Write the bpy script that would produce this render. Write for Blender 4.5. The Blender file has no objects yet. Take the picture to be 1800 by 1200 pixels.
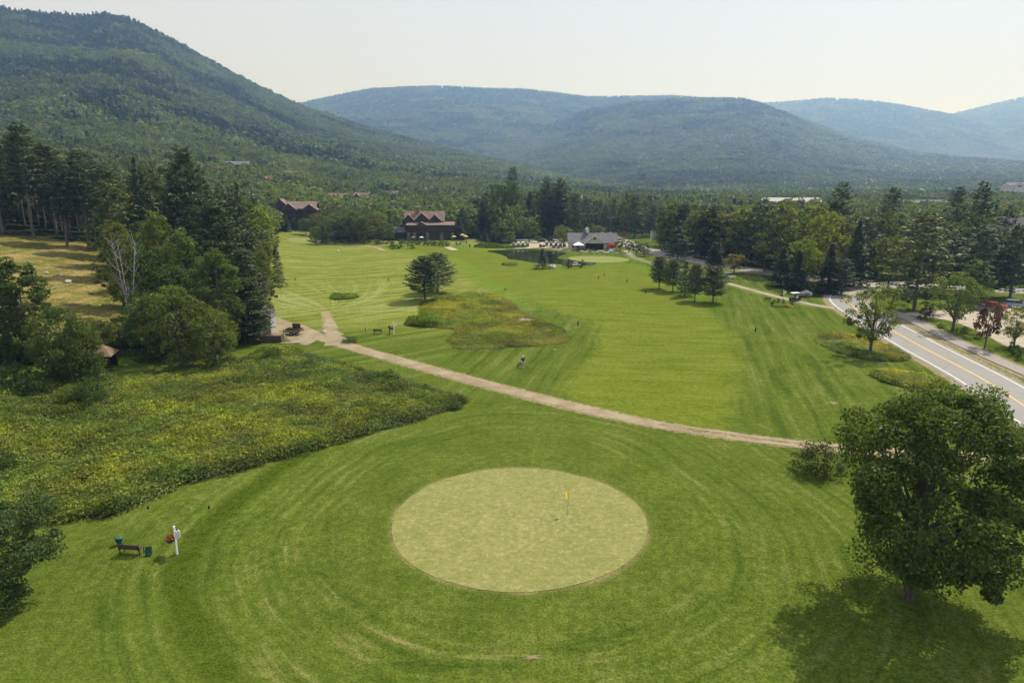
import bpy, math, random
import numpy as np
from mathutils import Vector, Matrix, Euler

# ------------------------------------------------------------------ camera, sky, sun, exposure
scene = bpy.context.scene
CAM_H = 26.5
PITCH = math.radians(13.13)
cam_data = bpy.data.cameras.new('camera')
cam_data.sensor_width = 36.0
cam_data.lens = 24.0
cam_data.clip_start = 0.5
cam_data.clip_end = 40000.0
cam = bpy.data.objects.new('camera', cam_data)
scene.collection.objects.link(cam)
cam.location = (0, 0, CAM_H)
cam.rotation_euler = (math.radians(90) - PITCH, 0, 0)
scene.camera = cam

SUN_EL, SUN_AZ = math.radians(53), math.radians(43)     # azimuth to the right of the view direction (+Y)
world = bpy.data.worlds.new('World')
scene.world = world
world.use_nodes = True
wt = world.node_tree
for n in list(wt.nodes):
    wt.nodes.remove(n)
w_out = wt.nodes.new('ShaderNodeOutputWorld')
w_bg = wt.nodes.new('ShaderNodeBackground')
w_sky = wt.nodes.new('ShaderNodeTexSky')
w_sky.sky_type = 'NISHITA'
w_sky.sun_disc = False
w_sky.sun_elevation = SUN_EL
w_sky.sun_rotation = SUN_AZ
w_sky.altitude = 500
w_sky.air_density = 1.0
w_sky.dust_density = 3.0
w_sky.ozone_density = 0.6
w_bg.inputs['Strength'].default_value = 0.135
w_mix = wt.nodes.new('ShaderNodeMix')          # thin even cloud veil over the whole sky
w_mix.data_type = 'RGBA'
w_mix.inputs[0].default_value = 0.86
w_mix.inputs[7].default_value = (3.95, 4.05, 4.45, 1.0)
wt.links.new(w_sky.outputs[0], w_mix.inputs[6])
wt.links.new(w_mix.outputs[2], w_bg.inputs['Color'])
wt.links.new(w_bg.outputs[0], w_out.inputs['Surface'])

sun_data = bpy.data.lights.new('sun', 'SUN')
sun_data.energy = 4.1
sun_data.angle = math.radians(0.6)
sun_data.color = (1.0, 0.965, 0.90)
sun = bpy.data.objects.new('sun', sun_data)
scene.collection.objects.link(sun)
sun_dir = Vector((math.sin(SUN_AZ) * math.cos(SUN_EL), math.cos(SUN_AZ) * math.cos(SUN_EL), math.sin(SUN_EL)))
sun.rotation_euler = sun_dir.to_track_quat('Z', 'Y').to_euler()
sun.location = (60, 60, 120)

scene.view_settings.view_transform = 'Standard'
scene.view_settings.look = 'None'
scene.view_settings.exposure = 0.45
scene.view_settings.gamma = 1.0
scene.view_settings.use_curve_mapping = False
scene.render.engine = 'CYCLES'
cy = scene.cycles
cy.max_bounces = 4
cy.diffuse_bounces = 2
cy.glossy_bounces = 2
cy.transmission_bounces = 3
cy.transparent_max_bounces = 4
cy.volume_bounces = 0
cy.use_denoising = True
cy.caustics_reflective = False
cy.caustics_refractive = False
cy.sample_clamp_indirect = 4.0

# ------------------------------------------------------------------ helpers
RNG = np.random.default_rng(11)
rnd = random.Random(5)
COL = scene.collection
PI = math.pi
ORD = 'first second third fourth fifth sixth seventh eighth ninth tenth eleventh twelfth thirteenth fourteenth fifteenth sixteenth seventeenth'.split()


def tag(o, label=None, cat=None, group=None, kind=None):
    if label: o['label'] = label
    if cat: o['category'] = cat
    if group: o['group'] = group
    if kind: o['kind'] = kind
    return o


def empty(name, loc=(0, 0, 0), rz=0.0, label=None, cat=None, group=None):
    o = bpy.data.objects.new(name, None)
    COL.objects.link(o)
    o.location = loc
    o.rotation_euler = (0, 0, rz)
    o.empty_display_size = 0.2
    return tag(o, label, cat, group)


def obj(name, me, parent=None, mat=None):
    o = bpy.data.objects.new(name, me)
    COL.objects.link(o)
    if parent is not None:
        o.parent = parent
    if mat is not None and not me.materials:
        me.materials.append(mat)
    return o


def children(o):
    return [c for c in ALLKIDS.get(o.name, [])]


def copy_tree(o, parent=None):
    c = o.copy()
    COL.objects.link(c)
    c.parent = parent
    for ch in o.children:
        copy_tree(ch, c)
    return c


def np_mesh(name, v, f, mat=None, smooth=False):
    """v (n,3), f (m,k) with k fixed."""
    v = np.asarray(v, np.float32); f = np.asarray(f, np.int32)
    me = bpy.data.meshes.new(name)
    k = f.shape[1]
    me.vertices.add(len(v)); me.vertices.foreach_set('co', v.ravel())
    me.loops.add(f.size); me.loops.foreach_set('vertex_index', f.ravel())
    me.polygons.add(len(f))
    me.polygons.foreach_set('loop_start', np.arange(0, f.size, k, dtype=np.int32))
    me.polygons.foreach_set('loop_total', np.full(len(f), k, np.int32))
    if smooth:
        me.polygons.foreach_set('use_smooth', np.ones(len(f), bool))
    me.update(calc_edges=True)
    if mat: me.materials.append(mat)
    return me


class MB:
    """Collects boxes, prisms and tubes; build() links them as ONE mesh object."""
    def __init__(s):
        s.v = []; s.f = []; s.sm = []

    def add(s, vs, fs, smooth=False):
        b = len(s.v)
        s.v += [tuple(p) for p in vs]
        s.f += [tuple(i + b for i in f) for f in fs]
        s.sm += [smooth] * len(fs)
        return s

    def box(s, c, d, rot=None, taper=1.0):
        hx, hy, hz = d[0] / 2, d[1] / 2, d[2] / 2
        vs = [Vector((x * hx * (taper if z > 0 else 1), y * hy * (taper if z > 0 else 1), z * hz)) for z in (-1, 1) for y in (-1, 1) for x in (-1, 1)]
        if rot is not None:
            m = Euler(rot).to_matrix(); vs = [m @ p for p in vs]
        c = Vector(c)
        return s.add([p + c for p in vs], [(0, 2, 3, 1), (4, 5, 7, 6), (0, 1, 5, 4), (2, 6, 7, 3), (0, 4, 6, 2), (1, 3, 7, 5)])

    def tube(s, pts, r, n=6, cap=True):
        pts = [Vector(p) for p in pts]
        rs = r if isinstance(r, (list, tuple)) else [r] * len(pts)
        vs = []; fs = []
        for i, p in enumerate(pts):
            t = (pts[min(i + 1, len(pts) - 1)] - pts[max(i - 1, 0)])
            if t.length < 1e-9: t = Vector((0, 0, 1))
            t.normalize()
            a = Vector((0, 0, 1)) if abs(t.z) < 0.9 else Vector((1, 0, 0))
            u = t.cross(a).normalized(); w = t.cross(u)
            for k in range(n):
                an = 2 * PI * k / n
                vs.append(p + (u * math.cos(an) + w * math.sin(an)) * rs[i])
        for i in range(len(pts) - 1):
            for k in range(n):
                k2 = (k + 1) % n
                fs.append((i * n + k, i * n + k2, (i + 1) * n + k2, (i + 1) * n + k))
        if cap:
            fs.append(tuple(range(n))[::-1]); fs.append(tuple((len(pts) - 1) * n + k for k in range(n)))
        return s.add(vs, fs, n > 5)

    def lathe(s, prof, c=(0, 0, 0), n=12):
        vs = []; fs = []
        for r, z in prof:
            for k in range(n):
                an = 2 * PI * k / n
                vs.append((c[0] + r * math.cos(an), c[1] + r * math.sin(an), c[2] + z))
        for i in range(len(prof) - 1):
            for k in range(n):
                k2 = (k + 1) % n
                fs.append((i * n + k, i * n + k2, (i + 1) * n + k2, (i + 1) * n + k))
        fs.append(tuple(range(n))[::-1]); fs.append(tuple((len(prof) - 1) * n + k for k in range(n)))
        return s.add(vs, fs, True)

    def prism(s, poly, y0, y1, axis='y'):
        """poly in (x,z), extruded along y (or (y,z) along x, or (x,y) along z)."""
        def mk(a, b, t):
            return (a, t, b) if axis == 'y' else ((t, a, b) if axis == 'x' else (a, b, t))
        n = len(poly)
        vs = [mk(a, b, y0) for a, b in poly] + [mk(a, b, y1) for a, b in poly]
        fs = [tuple(range(n)), tuple(range(2 * n - 1, n - 1, -1))]
        fs += [(i, i + n, (i + 1) % n + n, (i + 1) % n) for i in range(n)]
        return s.add(vs, fs)

    def ball(s, c, r, n=8, m=6, sc=(1, 1, 1)):
        prof = [(max(1e-3, math.sin(PI * i / m)) * r, -math.cos(PI * i / m) * r) for i in range(m + 1)]
        b = len(s.v)
        s.lathe(prof, (0, 0, 0), n)
        for i in range(b, len(s.v)):
            p = s.v[i]; s.v[i] = (c[0] + p[0] * sc[0], c[1] + p[1] * sc[1], c[2] + p[2] * sc[2])
        return s

    def mesh(s, name, mat=None):
        me = bpy.data.meshes.new(name)
        me.from_pydata(s.v, [], s.f)
        me.polygons.foreach_set('use_smooth', s.sm)
        me.update()
        if mat: me.materials.append(mat)
        return me

    def build(s, name, mat, parent=None):
        return obj(name, s.mesh(name, mat), parent)


# ------------------------------------------------------------------ node helpers / materials
class NT:
    def __init__(s, name):
        s.m = bpy.data.materials.new(name); s.m.use_nodes = True
        s.t = s.m.node_tree
        for n in list(s.t.nodes): s.t.nodes.remove(n)
        s.out = s.t.nodes.new('ShaderNodeOutputMaterial')

    def put(s, sock, v):
        if v is None: return
        if isinstance(v, bpy.types.NodeSocket): s.t.links.new(v, sock)
        elif isinstance(v, (tuple, list)):
            if sock.type == 'RGBA': sock.default_value = (*v[:3], 1.0)
            else: sock.default_value = v
        else: sock.default_value = v

    def nd(s, typ, props=None, out=0, **ins):
        n = s.t.nodes.new(typ)
        for k, v in (props or {}).items(): setattr(n, k, v)
        for k, v in ins.items():
            key = int(k[1:]) if k[0] == '_' and k[1:].isdigit() else k.replace('__', ' ')
            s.put(n.inputs[key], v)
        return n.outputs[out]

    def pos(s): return s.nd('ShaderNodeNewGeometry', out=0)
    def objco(s): return s.nd('ShaderNodeTexCoord', out=3)
    def attr(s, name, typ='GEOMETRY', out=2): return s.nd('ShaderNodeAttribute', {'attribute_name': name, 'attribute_type': typ}, out)
    def math(s, op, a, b=0.0, c=0.0, clamp=False): return s.nd('ShaderNodeMath', {'operation': op, 'use_clamp': clamp}, _0=a, _1=b, _2=c)
    def mix(s, f, a, b, mode='MIX'):
        n = s.t.nodes.new('ShaderNodeMix'); n.data_type = 'RGBA'; n.blend_type = mode
        s.put(n.inputs[0], f); s.put(n.inputs[6], a); s.put(n.inputs[7], b)
        return n.outputs[2]
    def noise(s, vec, scale, detail=3.0, rough=0.55, dist=0.0):
        return s.nd('ShaderNodeTexNoise', Vector=vec, Scale=scale, Detail=detail, Roughness=rough, Distortion=dist)
    def rng(s, v, a, b, c=0.0, d=1.0, smooth=True):
        n = s.t.nodes.new('ShaderNodeMapRange'); n.interpolation_type = 'SMOOTHSTEP' if smooth else 'LINEAR'; n.clamp = True
        for k, q in zip(range(5), (v, a, b, c, d)): s.put(n.inputs[k], q)
        return n.outputs[0]
    def vec(s, x, y, z=0.0): return s.nd('ShaderNodeCombineXYZ', _0=x, _1=y, _2=z)
    def sep(s, v):
        n = s.t.nodes.new('ShaderNodeSeparateXYZ'); s.put(n.inputs[0], v); return n.outputs
    def bump(s, h, strength, dist=0.05): return s.nd('ShaderNodeBump', Strength=strength, Distance=dist, Height=h)
    def principled(s, color, rough=0.8, normal=None, spec=0.3, metallic=0.0):
        n = s.t.nodes.new('ShaderNodeBsdfPrincipled')
        s.put(n.inputs['Base Color'], color); s.put(n.inputs['Roughness'], rough)
        s.put(n.inputs['Specular IOR Level'], spec); s.put(n.inputs['Metallic'], metallic)
        if normal is not None: s.put(n.inputs['Normal'], normal)
        return n.outputs[0]
    def done(s, shader, vol=False):
        s.t.links.new(shader, s.out.inputs['Volume' if vol else 'Surface']); return s.m


def simple(name, c, rough=0.7, var=0.25, scale=3.0, bump=0.0, spec=0.3, metallic=0.0, c2=None):
    """A plain painted / wooden / stone surface with blotchy variation."""
    t = NT(name)
    p = t.objco()
    n = t.noise(p, scale, 4.0, 0.6)
    c2 = c2 or tuple(x * (1 - var) for x in c)
    col = t.mix(t.rng(n, 0.3, 0.7), c2, c)
    nm = t.bump(t.noise(p, scale * 6, 3.0), bump, 0.02) if bump else None
    return t.done(t.principled(col, rough, nm, spec, metallic))


def leaf_material(name, base, trans=0.38, inst=False, var=0.5, tcol=None):
    t = NT(name)
    oi = t.t.nodes.new('ShaderNodeObjectInfo')
    isl = t.nd('ShaderNodeNewGeometry', out=8)
    tint = t.attr('tint', 'INSTANCER', 0) if inst else oi.outputs['Color']
    col = t.mix(1.0, base, tint, 'MULTIPLY')
    v = t.rng(isl, 0.0, 1.0, 1.0 - var, 1.0 + var, False)
    col = t.mix(1.0, col, t.nd('ShaderNodeCombineColor', _0=t.math('POWER', v, 1.1), _1=v, _2=t.math('POWER', v, 0.8)), 'MULTIPLY')
    dif = t.principled(col, 0.55, None, 0.25)
    tr = t.nd('ShaderNodeBsdfTranslucent', Color=t.mix(1.0, col, tcol or (1.15, 1.3, 0.55), 'MULTIPLY'))
    sh = t.nd('ShaderNodeMixShader', _0=trans, _1=dif, _2=tr)
    return t.done(sh)


def bark(name, c, c2):
    t = NT(name)
    p = t.objco(); q = t.sep(p)
    st = t.vec(t.math('MULTIPLY', q[0], 9.0), t.math('MULTIPLY', q[1], 9.0), t.math('MULTIPLY', q[2], 1.6))
    n = t.noise(st, 1.0, 4.0, 0.65)
    return t.done(t.principled(t.mix(t.rng(n, 0.35, 0.65), c, c2), 0.9, t.bump(n, 0.6, 0.04), 0.15))


# ------------------------------------------------------------------ terrain
F = 1200.0
cp, sp = math.cos(PITCH), math.sin(PITCH)


def ray(px, py):
    xr = (px - 900.0) / F; yr = (600.0 - py) / F
    return np.array([xr, cp + yr * sp, -sp + yr * cp])


_P = np.random.default_rng(3).random((256, 256))


def vnoise(x, y):
    xi = np.floor(x).astype(int); yi = np.floor(y).astype(int)
    fx = x - xi; fy = y - yi
    fx = fx * fx * (3 - 2 * fx); fy = fy * fy * (3 - 2 * fy)
    a = _P[xi & 255, yi & 255]; b = _P[(xi + 1) & 255, yi & 255]; c = _P[xi & 255, (yi + 1) & 255]; d = _P[(xi + 1) & 255, (yi + 1) & 255]
    return (a * (1 - fx) + b * fx) * (1 - fy) + (c * (1 - fx) + d * fx) * fy


def fbm(x, y, o=4):
    s = 0; a = 0.5
    for i in range(o):
        s = s + a * vnoise(x + 17.3 * i, y + 9.1 * i); x = x * 2.03; y = y * 2.03; a *= 0.5
    return s


def smooth(a, b, x):
    t = np.clip((x - a) / (b - a), 0, 1); return t * t * (3 - 2 * t)


def layer(pts, rr, rf, p, fall, amp):
    az = []; te = []
    for px, py in pts:
        d = ray(px, py); az.append(math.atan2(d[0], d[1])); te.append(d[2] / math.hypot(d[0], d[1]))
    return (np.array(az), np.array(te), rr, rf, p, fall, amp)


LAYERS = [
    layer([(-700, 40), (-400, 0), (-150, -10), (0, 14), (60, 22), (140, 27), (185, 24), (230, 33), (300, 68), (400, 124), (470, 160), (530, 187), (650, 226), (760, 255), (860, 278), (960, 298), (1080, 318), (1200, 335)], 2300, 420, 1.45, 0.35, 70),
    layer([(200, 270), (400, 220), (530, 182), (600, 166), (650, 157), (720, 153), (780, 152), (850, 156), (920, 157), (970, 163), (1040, 171), (1100, 170), (1180, 169), (1300, 176), (1400, 205), (1500, 240), (1700, 290)], 5600, 1900, 1.5, 0.3, 70),
    layer([(620, 325), (760, 300), (870, 262), (960, 222), (1040, 192), (1110, 180), (1180, 175), (1240, 174), (1305, 174), (1340, 183), (1380, 198), (1420, 217), (1500, 245), (1600, 268), (1700, 279), (1800, 286), (2000, 292), (2400, 300)], 4100, 1300, 1.55, 0.3, 45),
    layer([(900, 230), (1200, 190), (1350, 182), (1400, 179), (1450, 174), (1500, 176), (1550, 181), (1600, 189), (1670, 202), (1720, 216), (1800, 238), (2000, 280)], 8200, 4200, 1.4, 0.3, 50),
    layer([(1500, 260), (1600, 228), (1670, 204), (1720, 190), (1800, 172), (1900, 160), (2050, 165), (2400, 210)], 9800, 5200, 1.3, 0.3, 50),
]


def H(x, y):
    x = np.asarray(x, float); y = np.asarray(y, float)
    r = np.hypot(x, y); az = np.arctan2(x, y)
    z = 0.30 * np.sin(x * 0.07 + 1.0) * np.sin(y * 0.055 + 0.4) * smooth(20, 60, r)
    dg = np.hypot(x - 0.55, y - 49.6)
    z = z * smooth(10, 26, dg) + 0.45 * (1 - smooth(12.5, 18.5, dg))
    # raised tee on the left of the green
    dt = np.hypot((x + 24) / 8.0, (y - 48) / 6.5)
    z = z + 0.35 * (1 - smooth(0.75, 1.25, dt))
    g = np.interp(y, [0, 100, 200, 330, 450, 700, 2000], [44, 44, 48, 95, 78, 50, 0])
    s = np.maximum(0, -x - g)
    hill = 0.19 * s * s / (s + 22.0)
    hill = 150 * (1 - np.exp(-hill / 150))
    z = z + hill
    for k, (azs, tes, rr, rf, p, fall, amp) in enumerate(LAYERS):
        zr = CAM_H + rr * np.interp(az, azs, tes) - (8 if k < 3 else 0)
        t = np.clip((r - rf) / (rr - rf), 0, 1)
        m = zr * t ** p
        spur = (fbm(az * rr / 420.0 + 31 * k, r / 900.0 + 7 * k, 4) - 0.47) * 2 * amp
        m = m + spur * t * (1 - t ** 3) * np.clip(zr / 250.0, 0, 1)
        m = np.where(r > rr, zr - (r - rr) * fall, m)
        z = np.maximum(z, m)
    return z


_rs = np.concatenate([np.arange(14, 500, 0.5), np.geomspace(500, 12000, 1200)])


def gp(px, py):
    """World point where the ray through a photograph pixel meets the terrain."""
    d = ray(px, py); h = math.hypot(d[0], d[1])
    x = d[0] / h * _rs; y = d[1] / h * _rs; z = CAM_H + d[2] / h * _rs
    dz = z - H(x, y)
    i = int(np.argmax(dz < 0)) if (dz < 0).any() else len(_rs) - 1
    if i == 0: i = 1
    f = dz[i - 1] / (dz[i - 1] - dz[i]) if dz[i - 1] != dz[i] else 0
    r = _rs[i - 1] + f * (_rs[i] - _rs[i - 1])
    X, Y = d[0] / h * r, d[1] / h * r
    return Vector((X, Y, float(H(X, Y))))


def at(px, dist):
    """Ground point in the direction of image column px at forward distance dist."""
    X = (px - 900.0) / F * (dist * cp + CAM_H * sp); return Vector((X, dist, float(H(X, dist))))


def top_z(px, py, dist):
    """Height of the ray through (px,py) at forward distance dist."""
    d = ray(px, py); return CAM_H + d[2] / d[1] * dist


def gpoly(pts): return np.array([tuple(gp(*p))[:2] for p in pts])


def sdf_poly(x, y, poly):
    """Signed distance, positive inside."""
    n = len(poly); d = np.full(x.shape, 1e18); inside = np.zeros(x.shape, bool)
    for i in range(n):
        ax, ay = poly[i]; bx, by = poly[(i + 1) % n]
        ex, ey = bx - ax, by - ay; L = ex * ex + ey * ey + 1e-12
        t = np.clip(((x - ax) * ex + (y - ay) * ey) / L, 0, 1)
        d = np.minimum(d, (x - ax - t * ex) ** 2 + (y - ay - t * ey) ** 2)
        c = (ay > y) != (by > y)
        with np.errstate(divide='ignore', invalid='ignore'):
            c &= x < (bx - ax) * (y - ay) / (by - ay if by != ay else 1e-12) + ax
        inside ^= c
    d = np.sqrt(d)
    return np.where(inside, d, -d)


def dist_line(x, y, pl):
    d = np.full(x.shape, 1e18)
    for (ax, ay), (bx, by) in zip(pl[:-1], pl[1:]):
        ex, ey = bx - ax, by - ay; L = ex * ex + ey * ey + 1e-12
        t = np.clip(((x - ax) * ex + (y - ay) * ey) / L, 0, 1)
        d = np.minimum(d, (x - ax - t * ex) ** 2 + (y - ay - t * ey) ** 2)
    return np.sqrt(d)


def spline(pts, step=2.0):
    """Catmull-Rom through 2-D points, resampled evenly."""
    P = [np.array(p[:2], float) for p in pts]
    P = [2 * P[0] - P[1]] + P + [2 * P[-1] - P[-2]]
    out = []
    for i in range(1, len(P) - 2):
        for t in np.linspace(0, 1, 24, endpoint=False):
            a, b, c, d = P[i - 1], P[i], P[i + 1], P[i + 2]
            out.append(0.5 * ((2 * b) + (-a + c) * t + (2 * a - 5 * b + 4 * c - d) * t * t + (-a + 3 * b - 3 * c + d) * t ** 3))
    out.append(P[-2]); out = np.array(out)
    seg = np.r_[0, np.cumsum(np.hypot(*np.diff(out, axis=0).T))]
    s = np.linspace(0, seg[-1], max(3, int(seg[-1] / step)))
    return np.c_[np.interp(s, seg, out[:, 0]), np.interp(s, seg, out[:, 1])]


def smooth_poly(pts, step=1.0):
    P = [np.array(p, float) for p in pts]; n = len(P); out = []
    for i in range(n):
        a, b, c, d = P[i - 1], P[i], P[(i + 1) % n], P[(i + 2) % n]
        k = max(2, int(np.hypot(*(c - b)) / step))
        for t in np.linspace(0, 1, k, endpoint=False):
            out.append(0.5 * ((2 * b) + (-a + c) * t + (2 * a - 5 * b + 4 * c - d) * t * t + (-a + 3 * b - 3 * c + d) * t ** 3))
    return np.array(out)


def ribbon(name, pl, w, off, mat, parent=None, lat=0.0, jitter=0.0, ncross=None, seed=1, smoothsh=True):
    """A strip that follows the ground along polyline pl (n,2)."""
    pl = np.asarray(pl); n = len(pl)
    t = np.gradient(pl, axis=0); t /= np.hypot(t[:, 0], t[:, 1])[:, None]
    nr = np.c_[t[:, 1], -t[:, 0]]
    nc = ncross or max(2, int(np.max(w) / 1.2) + 2)
    rg = np.random.default_rng(seed)
    w = np.broadcast_to(np.asarray(w, float), (n,))
    jl = (fbm(np.arange(n) * 0.35 + seed * 7, np.zeros(n) + seed) - 0.47) * 2 * jitter
    jr = (fbm(np.arange(n) * 0.35 + seed * 13, np.zeros(n) + seed + 5) - 0.47) * 2 * jitter
    us = np.linspace(-0.5, 0.5, nc)
    V = np.zeros((n, nc, 3))
    for j, u in enumerate(us):
        o = lat + u * w + (jl if u < 0 else jr) * abs(u) * 2
        V[:, j, :2] = pl + nr * o[:, None]
    V[..., 2] = H(V[..., 0], V[..., 1]) + off
    idx = np.arange(n * nc).reshape(n, nc)
    f = np.stack([idx[:-1, :-1], idx[:-1, 1:], idx[1:, 1:], idx[1:, :-1]], -1).reshape(-1, 4)
    me = np_mesh(name, V.reshape(-1, 3), f[:, ::-1] if False else f, mat, smoothsh)
    return obj(name, me, parent)


def sheet(name, poly, off, mat, step=1.2, parent=None, zfix=None):
    """Filled polygon draped on the ground: triangulated rings from the outline to the centroid."""
    poly = np.asarray(poly); n = len(poly); c = poly.mean(0)
    R = np.max(np.hypot(*(poly - c).T)); k = max(2, int(R / step))
    V = []
    for i in range(k + 1):
        s = 1 - i / k
        q = c + (poly - c) * max(s, 0.002)
        V.append(q)
    V = np.concatenate(V)
    z = (H(V[:, 0], V[:, 1]) + off) if zfix is None else np.full(len(V), zfix)
    idx = np.arange((k + 1) * n).reshape(k + 1, n)
    a = idx[:-1]; b = idx[1:]
    f = np.stack([a, np.roll(a, -1, 1), np.roll(b, -1, 1), b], -1).reshape(-1, 4)
    return obj(name, np_mesh(name, np.c_[V, z], f, mat, True), parent)
# ------------------------------------------------------------------ regions of the course (photograph pixels -> ground)
GREEN_C, GREEN_R = (0.55, 49.6), 9.95
PATH = spline([gp(*p) for p in [(470, 560), (520, 576), (556, 590), (590, 601), (650, 619), (750, 647), (850, 674), (950, 700), (1050, 724), (1150, 745), (1250, 761), (1350, 774), (1430, 783), (1520, 792), (1640, 800), (1760, 800), (1830, 775)]], 1.0)
SPUR = spline([gp(*p) for p in [(596, 606), (586, 590), (580, 575), (576, 560), (572, 548)]], 0.7)
YARD = gpoly([(430, 560), (468, 552), (500, 566), (540, 582), (560, 592), (540, 606), (512, 600), (497, 588), (470, 586), (430, 590)])
MEADOW = gpoly([(-330, 700), (-60, 668), (60, 690), (170, 668), (300, 655), (420, 640), (470, 612), (520, 618), (600, 640), (680, 662), (760, 684), (825, 702), (805, 718), (740, 738), (650, 762), (560, 788), (480, 812), (400, 833), (320, 852), (262, 880), (205, 905), (120, 916), (20, 935), (-160, 960), (-420, 940)])
NATIVE = gpoly([(712, 572), (740, 556), (738, 535), (765, 522), (810, 516), (860, 514), (893, 524), (916, 548), (962, 566), (1002, 588), (1004, 600), (965, 606), (900, 611), (830, 615), (797, 611), (789, 600), (800, 580), (760, 576)])
FAIRWAY = smooth_poly(gpoly([(700, 437), (800, 432), (880, 446), (930, 462), (1010, 468), (1100, 466), (1150, 490), (1200, 518), (1250, 550), (1288, 590), (1298, 640), (1290, 700), (1272, 752), (1150, 740), (1060, 722), (985, 690), (1000, 665), (1034, 630), (1056, 596), (1040, 568), (985, 548), (905, 515), (850, 480), (800, 455)]), 3.0)
POND = smooth_poly(gpoly([(856, 441), (889, 439), (924, 438.3), (950, 439.3), (985, 442.5), (998, 445.2), (986, 448.5), (982, 453), (997, 456.5), (1027, 459), (1048, 462), (1034, 466), (990, 464.5), (952, 463), (915, 457.5), (891, 454), (888, 450), (873, 445)]), 1.5)
FIELD = gpoly([(-420, 380), (-200, 395), (0, 413), (60, 416), (130, 424), (185, 437), (250, 455), (270, 520), (270, 600), (100, 600), (-420, 610)])
LAWN = gpoly([(-900, 1500), (-900, 640), (120, 640), (300, 620), (440, 565), (478, 520), (478, 416), (500, 404), (556, 404), (620, 416), (690, 424), (760, 420), (840, 420), (860, 432), (905, 428), (940, 418), (1000, 413), (1050, 398), (1075, 398), (1160, 402), (1160, 412), (1190, 445), (1260, 462), (1330, 480), (1346, 492), (1400, 514), (1455, 528), (1490, 508), (1540, 508), (1640, 530), (1720, 515), (1800, 500), (2600, 500), (2600, 1500)])
ROAD = spline([gp(*p) for p in [(2050, 880), (1920, 790), (1800, 713), (1721, 663), (1595, 596), (1520, 553), (1492, 533), (1489, 521), (1510, 510), (1545, 503), (1600, 499), (1680, 505), (1800, 512), (1950, 520)]], 1.5)
ROAD2 = spline([gp(*p) for p in [(1525, 506), (1500, 498.5), (1450, 491), (1390, 484), (1330, 476.5), (1280, 469), (1220, 458), (1160, 445.5), (1110, 431.5), (1078, 419), (1062, 410), (1052, 402), (1030, 396)]], 2.5)
ROAD3 = spline([gp(*p) for p in [(1150, 441), (1195, 444), (1240, 452), (1300, 462)]], 2.5)
LOTROAD = spline([gp(*p) for p in [(905, 422), (950, 421), (990, 420), (1062, 411)]], 2.5)
WALK = spline([gp(*p) for p in [(1570, 549), (1592, 558), (1614, 568), (1655, 589), (1707, 613), (1760, 637), (1830, 668), (1950, 730)]], 1.5)
GRAVEL = gpoly([(1585, 552), (1620, 548), (1660, 545), (1715, 540), (1800, 530), (1900, 525), (1900, 640), (1800, 612), (1770, 609), (1735, 590), (1700, 574), (1660, 562)])
CLUBYARD = gpoly([(893, 432), (930, 424), (1000, 422), (1008, 440), (990, 440), (950, 436), (905, 437)])
TRAILL = spline([gp(*p) for p in [(484, 414), (530, 421), (570, 428), (620, 430), (655, 434), (678, 441)]], 2.0)
TRAILR = spline([gp(*p) for p in [(1100, 441), (1112, 450), (1130, 458), (1180, 470), (1250, 490), (1330, 512), (1385, 526), (1430, 536), (1468, 542)]], 2.0)
J = gp(574, 552)

# ------------------------------------------------------------------ ground sheet
naz, r0, r1 = 460, 4.0, 12500.0
azs = np.radians(np.linspace(-78, 78, naz))
rs = [r0]
while rs[-1] < r1:
    r = rs[-1]; rs.append(r * (1.0135 if r < 3000 else 1.010))
rs = np.array(rs)
gx = np.outer(rs, np.sin(azs)); gy = np.outer(rs, np.cos(azs))
gz = H(gx, gy)
near = gy < 480
flat_x, flat_y = gx.ravel(), gy.ravel()


def field_attr(fn, lo=-30.0):
    a = np.full(gx.shape, lo); a[near] = fn(gx[near], gy[near]); return np.clip(a, -30, 30)


s_pond = field_attr(lambda x, y: sdf_poly(x, y, POND))
gz = gz - np.clip(s_pond * 0.5, 0, 1.0)
s_fair = field_attr(lambda x, y: sdf_poly(x, y, FAIRWAY))
s_field = field_attr(lambda x, y: sdf_poly(x, y, FIELD))
s_lawn = field_attr(lambda x, y: sdf_poly(x, y, LAWN))
s_mead = field_attr(lambda x, y: np.maximum(sdf_poly(x, y, MEADOW), sdf_poly(x, y, NATIVE)))


def road_sd(x, y):
    d = 4.6 - dist_line(x, y, ROAD[:, :2])
    d = np.maximum(d, 5.5 - dist_line(x, y, ROAD2)); d = np.maximum(d, 1.7 - dist_line(x, y, WALK))
    return d


KT = int(np.argmin(np.hypot(*(PATH - np.array(gp(1080, 731))[:2]).T)))


def path_sd(x, y):
    d = 1.4 - dist_line(x, y, PATH[:KT]); d = np.maximum(d, 0.40 - np.abs(dist_line(x, y, PATH[KT:]) - 0.72)); d = np.maximum(d, 0.8 - dist_line(x, y, SPUR))
    d = np.maximum(d, 0.9 - dist_line(x, y, TRAILL))
    return np.maximum(d, sdf_poly(x, y, YARD))


s_path = field_attr(path_sd)
s_road = field_attr(road_sd)
s_trail = field_attr(lambda x, y: -dist_line(x, y, TRAILR))


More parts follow.
